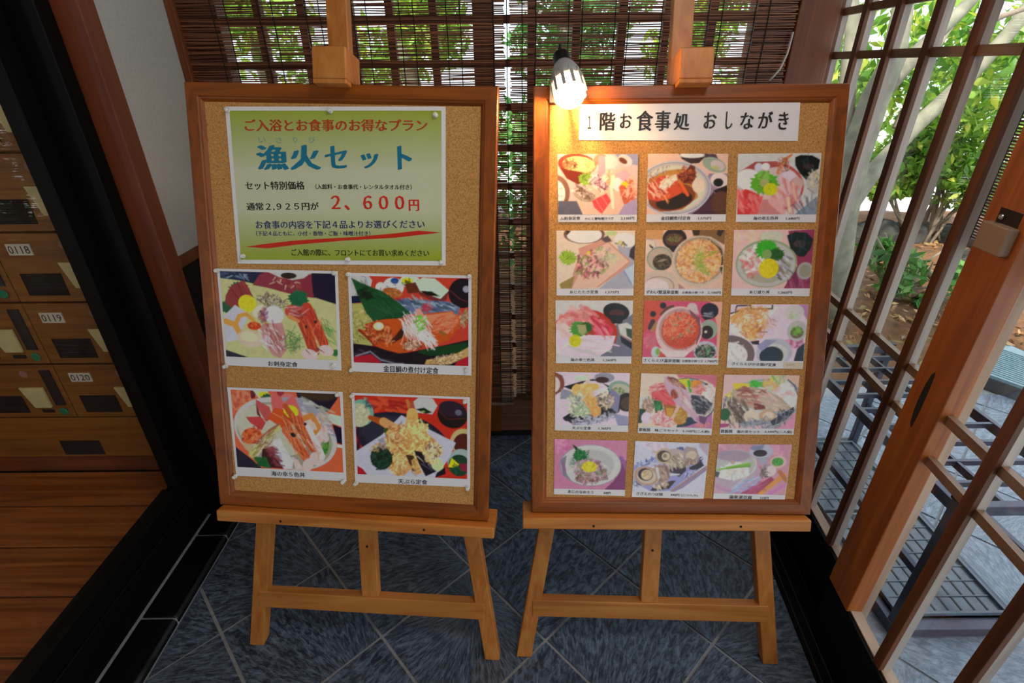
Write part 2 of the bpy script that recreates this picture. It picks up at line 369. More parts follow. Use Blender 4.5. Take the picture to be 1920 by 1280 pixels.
# right sliding lattice doors
SHEEN = wood('sky_sheen_lattice', 'b8aca4', 'a0928a', 'z', .3)  # outer half of brown mullions: sky reflection put into a pale grey colour
SHEEN_M = wood('sky_sheen_muntin', '94745c', '7a5c46', 'y', .35)  # brown muntins painted paler for the daylight sheen on them
def lattice_door(name, label, s0, s1, o, mulls, stiles, zr):
    d = empty(name, wall((s0+s1)/2, o, 0), kind='structure'); d['label'] = label
    mk('bottom_rail', B().wbox(s0, s1, o, o+.032, .012, .195), BLK['y'], d, bevel=.002)
    for a in (0,): mk('sill_strip', B().wbox(s0, s1, o+.008, o+.031, .195, .199), BRZ['y'], d)
    for a, b, m in stiles: mk('stile', B().wbox(a, b, o-.001, o+.033, .195 if m is STL else .012, 2.1), m, d, bevel=.002)
    for s in mulls: mk('mullion', B().wbox(s-.011, s+.011, o+.002, o+.012, .197, 2.04), DRK['z'], d, bevel=.001); mk('mullion_sheen', B().wbox(s-.0105, s+.0105, o+.012, o+.0265, .199, 2.04), SHEEN, d)
    for z in zr: mk('muntin', B().wbox(s0, s1, o+.012, o+.024, z-.009, z+.009), SHEEN_M, d)
    mk('glass_pane', B().wbox(s0, s1, o+.027, o+.030, .198, 2.04), M_glass, d)
    mk('top_rail', B().wbox(s0, s1, o, o+.032, 2.04, 2.1), DRK['y'], d)
    return d
ZR = (.645, .738, 1.317, 1.42, 1.93)
dn = lattice_door('door_1', 'near sliding lattice door with a wide orange-brown stile on the right', -.86, .135, 0, [-.07, -.215, -.36, -.505, -.65], [(.05, .139, STL), (-.86, -.77, STL)], ZR)
df = lattice_door('door_2', 'far sliding lattice door beside the corner post on the right', .105, 1.0, .036, [.245, .385, .52, .668, .82, .965], [(.100, .150, BRZ['z'])], ZR)
mk('outer_post', B().wbox(.100, .150, .070, .093, .0, 2.1), BRZ['z'], df, bevel=.001)
q0 = onW(1840, 458); 
bx = B().wbox(.062, .118, -.016, 0, 1.035, 1.078); mk('lock_plate', bx, plain('brown_lock_box', '8a7362', .5), dn, bevel=.002, )
mk('keyhole_recess', B().wbox(.068, .112, -.002, .0, 1.078, 1.10), M_slot, dn)
mk('latch_bolt', B().lathe([(.004, 0), (.005, .004), (.003, .008)], wall(.10, -.001, 1.088), -WO, 12), M_screw, dn, smooth=True)
fp = B(); pts = []
for k in range(13):
    a = k/12*2*pi; pts.append((.098+.011*cos(a)*(1 if cos(a) > 0 else .35), .745+.062*sin(a)))
fp.add([wall(s, -.0018, z) for s, z in pts[:-1]]+[wall(s, .0, z) for s, z in pts[:-1]], [tuple(range(12)), tuple(range(23, 11, -1))]+[(i, (i+1) % 12, 12+(i+1) % 12, 12+i) for i in range(12)])
mk('finger_pull', fp, M_slot, dn)
# tracks and lintel
tr = mk('trim_7', B().wbox(-1.5, .96, -.036, .10, 0, .008), BLK['y'], kind='structure')
for o in (-.03, -.006, .034, .075): mk('track_rail', B().wbox(-1.5, .96, o, o+.004, .008, .0115), M_blackmat, tr)
mk('trim_8', B().wbox(-1.5, 1.0, -.02, .10, 2.1, 2.3), DRK['y'], kind='structure')
# locker room shell
ZF = .12
lf = mk('floor_locker_room', B().box(-2.8, -1.10, -1.2, 1.34, ZF-.06, ZF-.012), M_slot, kind='structure')
yy = 1.305; 
for k in range(14):
    mk('floor_plank', B().box(-2.8, -1.105, yy-.1485, yy-.0005, ZF-.02, ZF), PLNK['x'], lf, bevel=.0015); yy -= .1535
mk('wall_locker_back', B().box(-2.8, -1.07, 1.66, 1.72, 0, 2.3), M_plaster, kind='structure')
mk('wall_locker_left', B().box(-2.86, -2.8, -1.2, 1.72, 0, 2.3), M_plaster, kind='structure')
# outside: patio, eave, far road
pat = mk('patio', B().add([wall(-1.2, .1, -.05), (3.6, -.8, -.05), (3.6, 2.0, -.05), wall(1.3, .1, -.05), wall(-1.2, .1, -.005), (3.6, -.8, -.005), (3.6, 2.0, -.005), wall(1.3, .1, -.005)], [(3, 2, 1, 0), (4, 5, 6, 7), (0, 1, 5, 4), (1, 2, 6, 5), (2, 3, 7, 6), (3, 0, 4, 7)]), M_grout, kind='structure')
tiles(pat, [(-wl_a, -wl_b, -wl_c-.103), (1, 0, 2.55), (0, 1, 1.88), (0, -1, .3)], M_slate_out, rng)
mk('wall_front', B().box(-2.8, .70, -1.7, -1.6, 0, 2.36), M_plaster, kind='structure')
mk('eave', B().box(.95, 1.6, -2.6, 1.9, 2.36, 2.42), M_ceil, kind='structure')
mk('road', B().box(-14, 16, 4.4, 22, -.12, -.06), M_road, kind='structure')
bed = B(); nx, ny = 46, 26
for i in range(nx+1):
    for j in range(ny+1):
        x = -3+11*i/nx; yv = 1.9+2.9*j/ny
        if x > .9: yv = max(yv, 1.9)
        h = .02+.05*sin(x*2.1+j*.3)*sin(j*.35)+random.uniform(-.012, .012)+ .05*(j/ny)
        bed.v.append((x, yv, h if j else -.03))
for i in range(nx):
    for j in range(ny): a = i*(ny+1)+j; bed.f.append((a, a+ny+1, a+ny+2, a+1))
mk('garden_bed', bed, M_soil, kind='structure', smooth=True)

# ================================================================ LOCKERS
LY = 1.305
lb = empty('shoe_locker', (-1.9, 1.45, ZF), 'wooden shoe locker cabinet with numbered doors behind the left glass', 'locker')
rows = [1.62, 1.43, 1.24]
zl = [float(onY(85, p, LY)[2]) for p in (284.6, 434.6, 566.5, 682, 782)]
zr = [zl[0]+.2, zl[0]]+zl[1:]
zr = [zr[0]+.4, zr[0]+.2]+zr
mk('carcass', B().box(-2.7, -1.085, LY+.015, LY+.36, ZF, zr[0]+.02), LOCK, lb)
kz = float(onY(100, 856, LY)[2])
mk('kick_board', B().box(-2.7, -1.085, LY+.008, LY+.02, ZF, kz), wood('locker_kick', '8a4a2a', '70381c', 'x'), lb)
b_1 = B().box(-2.7, -1.085, LY-.002, LY+.018, kz+.002, zl[4]-.002)
bp = mk('base_panel', b_1, LOCK, lb, bevel=.002)
p0, p1 = onY(112, 825, LY), onY(205, 850, LY)
mk('recessed_slot', B().box(p0[0], p1[0]-.01, LY-.0035, LY-.002, p1[2], p0[2]), M_plate, bp)
cx0 = float(onY(50, 640, LY)[0])+.042; pitch = .285
nums = {(0, 2): '0118', (0, 3): '0119', (0, 4): '0120', (0, 1): '0117', (0, 0): '0116', (1, 2): '0113', (1, 3): '0114', (1, 4): '0115', (1, 1): '0112', (1, 0): '0111'}
def textmesh(s):
    c = bpy.data.curves.new('t', 'FONT'); c.body = s; c.resolution_u = 2; c.fill_mode = 'BOTH'
    o = bpy.data.objects.new('t', c); COL.objects.link(o); bpy.context.view_layer.update()
    me = bpy.data.meshes.new_from_object(o.evaluated_get(bpy.context.evaluated_depsgraph_get()))
    V = np.zeros(len(me.vertices)*3); me.vertices.foreach_get('co', V); V = V.reshape(-1, 3); fs = [tuple(p.vertices) for p in me.polygons]
    bpy.data.objects.remove(o); bpy.data.curves.remove(c); bpy.data.meshes.remove(me)
    V[:, 0] -= V[:, 0].min(); V[:, 1] -= V[:, 1].min()
    return V, fs
NCACHE = {}
for ci in range(4):
    for ri in range(len(zr)-1):
        z1, z0 = zr[ri]-.003, zr[ri+1]+.003
        x0 = cx0-pitch*ci+.002; x1 = x0+pitch-.004
        h = z1-z0
        dr = mk('locker_door', B().box(x0, x1, LY-.004, LY+.014, z0, z1), LOCK, lb, bevel=.002)
        lx = x0+.052
        vs_ = B().box(x0+.085 if False else x0+.035, x0+.145, LY-.0055, LY-.004, z0+.1*h, z0+.43*h)
        mk('vent_slot', vs_, M_slot, dr)
        mk('number_label', B().box(x0+.035, x0+.098, LY-.0065, LY-.004, z0+.70*h, z0+.86*h), plain('label_%d_%d' % (ci, ri), 'd6cdb8', .6), dr)
        k = (ci, ri-2)
        if k in nums:
            V, fs = textmesh(nums[k]); W_, H_ = V[:, 0].max(), V[:, 1].max()
            t = B(); t.add([(x0+.039+v[0]/W_*.055, LY-.0072, z0+.725*h+v[1]/H_*.11*h) for v in V], fs); mk('number', t, M_black, dr, fixn=False)
        mk('round_sticker', B().lathe([(.012, 0), (.012, .001)], (x0+.185, LY-.004, z0+.84*h), (0, -1, 0), 16), plain('sticker_%d_%d' % (ci, ri), '9a6a60', .6), dr)
        t = B().add([(x0+.155, LY-.012, z0+.60*h), (x0+.225, LY-.012, z0+.60*h), (x0+.225, LY-.012, z0+.22*h), (x0+.175, LY-.012, z0+.22*h),
                     (x0+.155, LY-.005, z0+.60*h), (x0+.225, LY-.005, z0+.60*h), (x0+.225, LY-.005, z0+.22*h), (x0+.175, LY-.005, z0+.22*h)], [(3, 2, 1, 0), (4, 5, 6, 7), (0, 1, 5, 4), (1, 2, 6, 5), (2, 3, 7, 6), (3, 0, 4, 7)])
        mk('key_tag', t, M_beige, dr, bevel=.001)
        pt = mk('lock_plate', B().box(x0+.237, x0+.268, LY-.008, LY-.004, z0+.25*h, z0+.92*h), M_plate, dr, bevel=.001)
        mk('small_label', B().box(x0+.185, x0+.222, LY-.0055, LY-.004, z0+.10*h, z0+.16*h), M_plate, dr)
        if ci: mk('green_tag', B().lathe([(.0, 0), (.011, .001), (.013, .004), (.011, .006)], (x0+.252, LY-.004, z0+.13*h), (0, -1, 0), 14), M_green, dr)

# ================================================================ EASELS AND BOARDS
def make_easel(key, label):
    fr = ES[key]; bd = BD[key]
    e = empty('display_easel', fr.o, label, 'easel', 'wooden display easels')
    def leg(sg):
        b = B(); P = []
        for v, top in ((0, 0), (1.30, 1)):
            for du, n in ((-.0185, 0), (.0185, 0), (.0185, -.028), (-.0185, -.028)):
                vv = v if top else (fr.M[2, 1]*n+.0005)/fr.M[2, 2]
                P.append(fr.p(sg*(.303-.148*vv)+du, n, vv))
        return B().hexa(P)
    for sg in (-1, 1): mk('front_leg', leg(sg), PINE['z'], e, bevel=.002)
    b = B().fbox(fr, -.0205, .0205, -.026, -.002, .150, 1.56); mk('mast', b, PINE['z'], e, bevel=.002)
    b = B()
    P = [fr.p(u, n, v) for v in (.117, .162) for u, n in ((-.283+.0, 0.002), (.283, 0.002), (.283, -.024), (-.283, -.024))]
    mk('stretcher', b.hexa(P), PINE['x'], e, bevel=.002)
    mk('upper_rail', B().fbox(fr, -.15, .15, -.026, 0.0, 1.02, 1.06), PINE['x'], e, bevel=.002)
    # rear leg
    a = fr.p(0, -.03, 1.15); c = np.array([a[0], a[1]+.24, 0.0]); d = np.array([.018, 0, 0]); th = np.array([0, .024, 0])
    mk('rear_leg', B().hexa([c-d, c+d, c+d+th, c-d+th, a-d, a+d, a+d+th, a-d+th]), PINE['z'], e, bevel=.002)
    # tray that carries the board: in the board's own frame
    t = B().fbox(bd, -.3105+(.011 if key == 'L' else -.014), .3105+(.011 if key == 'L' else -.014), -.060, .022, -.0275, -.001)
    tr = mk('tray', t, PINE['x'], e, bevel=.003)
    for px, py in ({'L': ((526, 977), (795, 993)), 'R': ((1113, 986), (1389, 987))}[key]):
        u, v = bd.uv(px, py, .022); p = bd.p(u, .0215, v); mk('screw_hole', B().lathe([(.0028, 0), (.0028, .0012)], p, -bd.M[:, 1], 12), M_slot, tr)
    u, v = (0, .30); p = fr.p(0.0, -.002, .30); mk('screw_hole', B().lathe([(.003, 0), (.003, .0012)], p, -fr.M[:, 1], 12), M_slot, e)
    # head block clamping the top edge
    off = {'L': -.0045, 'R': .0}[key]
    mk('head_block', B().fbox(bd, off-.0315, off+.0315, -.045, .03, .8885, .943).fbox(bd, off-.0315, off+.0315, .0015, .03, .880, .8884), PINE['z'], e, bevel=.002)
    return e
make_easel('L', 'pine easel holding the cork board with the green poster, beside the left glass door')
make_easel('R', 'pine easel holding the cork board with fifteen dish photos, nearer the lattice doors')
BW, BH, FW = .61, .887, .033
def make_board(key, label):
    fr = BD[key]; e = empty('cork_board', fr.o, label, 'notice board', 'framed cork boards on easels')
    mk('cork_panel', B().fbox(fr, -BW/2+.02, BW/2-.02, -.018, -.009, .02, BH-.02), M_cork, e)
    # mitred rails with a stepped inner lip
    def rail(corner_fn, L0, L1, ax):
        prof = [(0, -.022), (0, -.002), (.002, 0), (.024, 0), (.026, -.002), (.0285, -.003), (FW, -.008), (FW, -.022)]
        b = B(); vs = []
        for end in (0, 1):
            for d, n in prof: vs.append(corner_fn(end, d, n))
        n = len(prof)
        b.add(vs, [tuple(range(n)), tuple(range(2*n-1, n-1, -1))]+[(i, n+i, n+(i+1) % n, (i+1) % n) for i in range(n)])
        mk('frame_rail', b, BRN[ax], e)
    h = BW/2
    rail(lambda t, d, n: fr.p((h-d)*(1 if t else -1), n, d), 0, 0, 'x')
    rail(lambda t, d, n: fr.p((h-d)*(1 if t else -1), n, BH-d), 0, 0, 'x')
    rail(lambda t, d, n: fr.p(-h+d, n, (BH-d) if t else d), 0, 0, 'z')
    rail(lambda t, d, n: fr.p(h-d, n, (BH-d) if t else d), 0, 0, 'z')
    return e
make_board('L', 'framed cork board with the green set-menu poster and four large photos')
make_board('R', 'framed cork board with a brush-lettered header and fifteen dish photos')

# ---------------------------------------------------------------- printed food photos: a small painter in numpy
def hexrgb(h):
    return np.array([(int(c, 16)*17/255)**2.2 for c in h])
class Painter:
    def __init__(s, w, h, H, bgc, sc_, seed):
        s.w, s.h, s.H, s.k = w, h, H, sc_; s.al = 1.
        s.a = np.ones((h, w, 3))*hexrgb(bgc); s.r = np.random.RandomState(seed)
        s.X, s.Y = np.meshgrid(np.arange(w)+.5, np.arange(h)+.5)
    def m(s, x, y):
        q = s.H @ np.array([x, y, 1.]); return q[0]/q[2]*s.w, q[1]/q[2]*s.h
    def put(s, al, c, box):
        y0, y1, x0, x1 = box; al = al[..., None]*s.al; s.a[y0:y1, x0:x1] = s.a[y0:y1, x0:x1]*(1-al)+c*al
    def box(s, x0, y0, x1, y1):
        return max(0, int(y0)-2), min(s.h, int(y1)+3), max(0, int(x0)-2), min(s.w, int(x1)+3)
    def ell(s, cx, cy, rx, ry, rot_, c, ring=0, soft=1.):
        x, y = s.m(cx, cy); rx *= s.k; ry *= s.k; a = -R_(rot_); m = max(rx, ry)
        b = s.box(x-m, y-m, x+m, y+m)
        if b[0] >= b[1] or b[2] >= b[3]: return
        X = s.X[b[0]:b[1], b[2]:b[3]]-x; Y = s.Y[b[0]:b[1], b[2]:b[3]]-y
        u = X*cos(a)-Y*sin(a); v = X*sin(a)+Y*cos(a); d = (np.sqrt((u/rx)**2+(v/ry)**2)-1)*min(rx, ry)
        al = np.clip(.5-d/soft, 0, 1)
        if ring: al = np.clip(.5-(abs(d)-ring*s.k/2)/soft, 0, 1)
        s.put(al, c, b)
    def poly(s, pts, c):
        P = [s.m(*p) for p in pts]; xs = [p[0] for p in P]; ys = [p[1] for p in P]; b = s.box(min(xs), min(ys), max(xs), max(ys))
        if b[0] >= b[1] or b[2] >= b[3]: return
        al = np.zeros((b[1]-b[0], b[3]-b[2]))
        for ox in (-.25, .25):
            for oy in (-.25, .25):
                X = s.X[b[0]:b[1], b[2]:b[3]]+ox; Y = s.Y[b[0]:b[1], b[2]:b[3]]+oy; ins = np.zeros(X.shape, bool)
                for i in range(len(P)):
                    (x1, y1), (x2, y2) = P[i], P[i-1]
                    if abs(y1-y2) < 1e-9: continue
                    ins ^= ((y1 > Y) != (y2 > Y)) & (X < (x2-x1)*(Y-y1)/(y2-y1)+x1)
                al += ins*.25
        s.put(al, c, b)
    def brush(s, pts, w0, w1, c):
        P = [s.m(*p) for p in pts]; n = len(P)-1
        m = max(w0, w1)*s.k; b = s.box(min(p[0] for p in P)-m, min(p[1] for p in P)-m, max(p[0] for p in P)+m, max(p[1] for p in P)+m)
        if b[0] >= b[1] or b[2] >= b[3]: return
        X = s.X[b[0]:b[1], b[2]:b[3]]; Y = s.Y[b[0]:b[1], b[2]:b[3]]; D = np.full(X.shape, 1e9)
        for i in range(n):
            (x1, y1), (x2, y2) = P[i], P[i+1]; dx, dy = x2-x1, y2-y1; L = dx*dx+dy*dy+1e-9
            t = np.clip(((X-x1)*dx+(Y-y1)*dy)/L, 0, 1); wd = (w0+(w1-w0)*(i+t)/n)*s.k/2
            D = np.minimum(D, np.hypot(X-x1-t*dx, Y-y1-t*dy)-wd)
        s.put(np.clip(.5-D, 0, 1), c, b)
    def noise(s, cx, cy, rx, ry, rot_, cols, n, ln, wd, ang=None):
        for _ in range(n):
            r = math.sqrt(s.r.rand()); t = s.r.rand()*2*pi; u, v = rx*r*cos(t), ry*r*sin(t); a = R_(rot_)
            x, y = cx+u*cos(a)-v*sin(a), cy+u*sin(a)+v*cos(a); q = s.r.rand()*pi if ang is None else R_(ang+s.r.randn()*18)
            c = hexrgb(cols[s.r.randint(len(cols))])*(.85+.3*s.r.rand()); l = ln*(.5+s.r.rand())
            s.al = .62; s.brush([(x-cos(q)*l/2, y-sin(q)*l/2), (x+cos(q)*l/2, y+sin(q)*l/2)], wd*1.2, wd*.7, c); s.al = 1.
    def leaf(s, cx, cy, r, c):
        n = 34; P = []
        for i in range(n):
            a = 2*pi*i/n; rr = r*(1 if i % 2 else .78)*(.85+.3*s.r.rand()); P.append((cx+rr*cos(a), cy+rr*.85*sin(a)))
        s.poly(P, c); s.noise(cx, cy, r*.6, r*.5, 0, [''.join('%x' % min(15, int(v*1.25*15)) for v in np.array(c)**(1/2.2)), '132'], 10, r*.6, r*.05)
    def run(s, prog):
        for op in prog.replace('\n', ';').split(';'):
            t = op.split()
            if not t: continue
            k = t[0]
            f = lambda i: float(t[i])
            pts = lambda i: [tuple(map(float, q.split(','))) for q in t[i:]]
            if k == 'e': s.ell(f(1), f(2), f(3), f(4), f(5), hexrgb(t[6]))
            elif k == 's': s.ell(f(1), f(2), f(3), f(4), f(5), hexrgb(t[6]), soft=float(t[7])*s.k)
            elif k == 'o': s.ell(f(1), f(2), f(3), f(4), f(5), hexrgb(t[6]), ring=f(7))
            elif k == 'p': s.poly(pts(2), hexrgb(t[1]))
            elif k == 'b': s.brush(pts(4), f(2), f(3), hexrgb(t[1]))
            elif k == 'n': s.noise(f(1), f(2), f(3), f(4), f(5), t[6].split(','), int(t[7]), f(8), f(9), float(t[10]) if len(t) > 10 else None)
            elif k == 'l': s.leaf(f(1), f(2), f(3), hexrgb(t[4]))
        a = s.a
        lum = s.r.rand(s.h//4+2, s.w//4+2)
        lo = np.kron(lum, np.ones((4, 4)))[:s.h, :s.w]
        for _ in range(3): lo = (lo+np.roll(lo, 1, 0)+np.roll(lo, -1, 0)+np.roll(lo, 1, 1)+np.roll(lo, -1, 1))/5
        a = a*(.95+.10*lo[..., None])
        p = np.pad(a, ((1, 1), (1, 1), (0, 0)), 'edge')
        a = (p[1:-1, 1:-1]*4+p[:-2, 1:-1]+p[2:, 1:-1]+p[1:-1, :-2]+p[1:-1, 2:])/8
        return a
def homog(src, dst):
    A = []
    for (x, y), (u, v) in zip(src, dst):
        A += [[x, y, 1, 0, 0, 0, -u*x, -u*y, -u], [0, 0, 0, x, y, 1, -v*x, -v*y, -v]]
    return np.linalg.svd(np.array(A))[2][-1].reshape(3, 3)
def grid_mesh(name, fr, q, n, img, m, parent):
    """q: uv quad TL TR BR BL on the board; img h,w,3 -> coloured sheet"""
    h, w_, _ = img.shape; me = bpy.data.meshes.new(name)
    s, t = np.meshgrid(np.linspace(0, 1, w_), np.linspace(0, 1, h)); q = np.array(q)
    uv = ((1-s)*(1-t))[..., None]*q[0]+(s*(1-t))[..., None]*q[1]+(s*t)[..., None]*q[2]+((1-s)*t)[..., None]*q[3]
    V = fr.o+uv[..., :1]*fr.M[:, 0]-n*fr.M[:, 1]+uv[..., 1:]*fr.M[:, 2]
    V = V.reshape(-1, 3)-np.array(wpos(parent)); idx = np.arange(h*w_).reshape(h, w_)
    Fc = np.stack([idx[1:, :-1], idx[1:, 1:], idx[:-1, 1:], idx[:-1, :-1]], -1).reshape(-1, 4)
    me.vertices.add(len(V)); me.vertices.foreach_set('co', V.ravel()); me.loops.add(Fc.size); me.loops.foreach_set('vertex_index', Fc.ravel())
    me.polygons.add(len(Fc)); me.polygons.foreach_set('loop_start', np.arange(0, Fc.size, 4)); me.update(calc_edges=True)
    at = me.color_attributes.new('ink', 'FLOAT_COLOR', 'POINT'); at.data.foreach_set('color', np.concatenate([img.reshape(-1, 3), np.ones((h*w_, 1))], 1).astype(np.float32).ravel())
    me.materials.append(m); o = bpy.data.objects.new(name, me); COL.objects.link(o); o.parent = parent; return o
PN = -.0075       # papers lie just above the cork
def paper(name, key, quad, label, cat, group=None, th=.0006, m=None, n=PN):
    fr = BD[key]; q = [fr.uv(x, y, n) for x, y in quad]; c = np.mean(q, 0)
    o = empty(name, fr.p(c[0], n, c[1]), label, cat, group)
    b = B(); vs = [fr.p(u, n-th, v) for u, v in q]+[fr.p(u, n, v) for u, v in q]
    b.hexa([vs[3], vs[2], vs[1], vs[0], vs[7], vs[6], vs[5], vs[4]])
    mk('paper_sheet', b, m or M_white, o)
    return o
def put_text(parent, key, items, h, name='printed_text', n=PN+.0004, bold=.0):
    """items: (string, xl, yl, xr, yr, height px): left-mid and right-mid points in photo pixels"""
    fr = BD[key]; out = None
    for s, xl, yl, xr, yr, hp in items:
        b = B(); V, fs = textmesh(s); W_, H_ = max(V[:, 0].max(), 1e-6), max(V[:, 1].max(), 1e-6)
        a = np.array(fr.uv(xl, yl, n)); c = np.array(fr.uv(xr, yr, n)); d = c-a; L = np.linalg.norm(d); d /= L; u = np.array([-d[1], d[0]])
        t0 = np.array(fr.uv((xl+xr)/2, (yl+yr)/2-hp/2, n)); t1 = np.array(fr.uv((xl+xr)/2, (yl+yr)/2+hp/2, n)); Hh = np.linalg.norm(t0-t1)
        for q, (dx, dy) in enumerate(((0, 0), (bold, bold*.3), (-bold, -bold*.3)) if bold else ((0, 0),)):
            w2 = a+d*(((V[:, 0]+dx)/W_*L)[:, None])+u*((((V[:, 1]+dy)/H_-.5)*Hh)[:, None]); nn = n+q*.00002
            b.add([fr.p(x, nn, y) for x, y in w2], fs)
        out = mk(name, b, ink(h), parent, fixn=False)
    return out

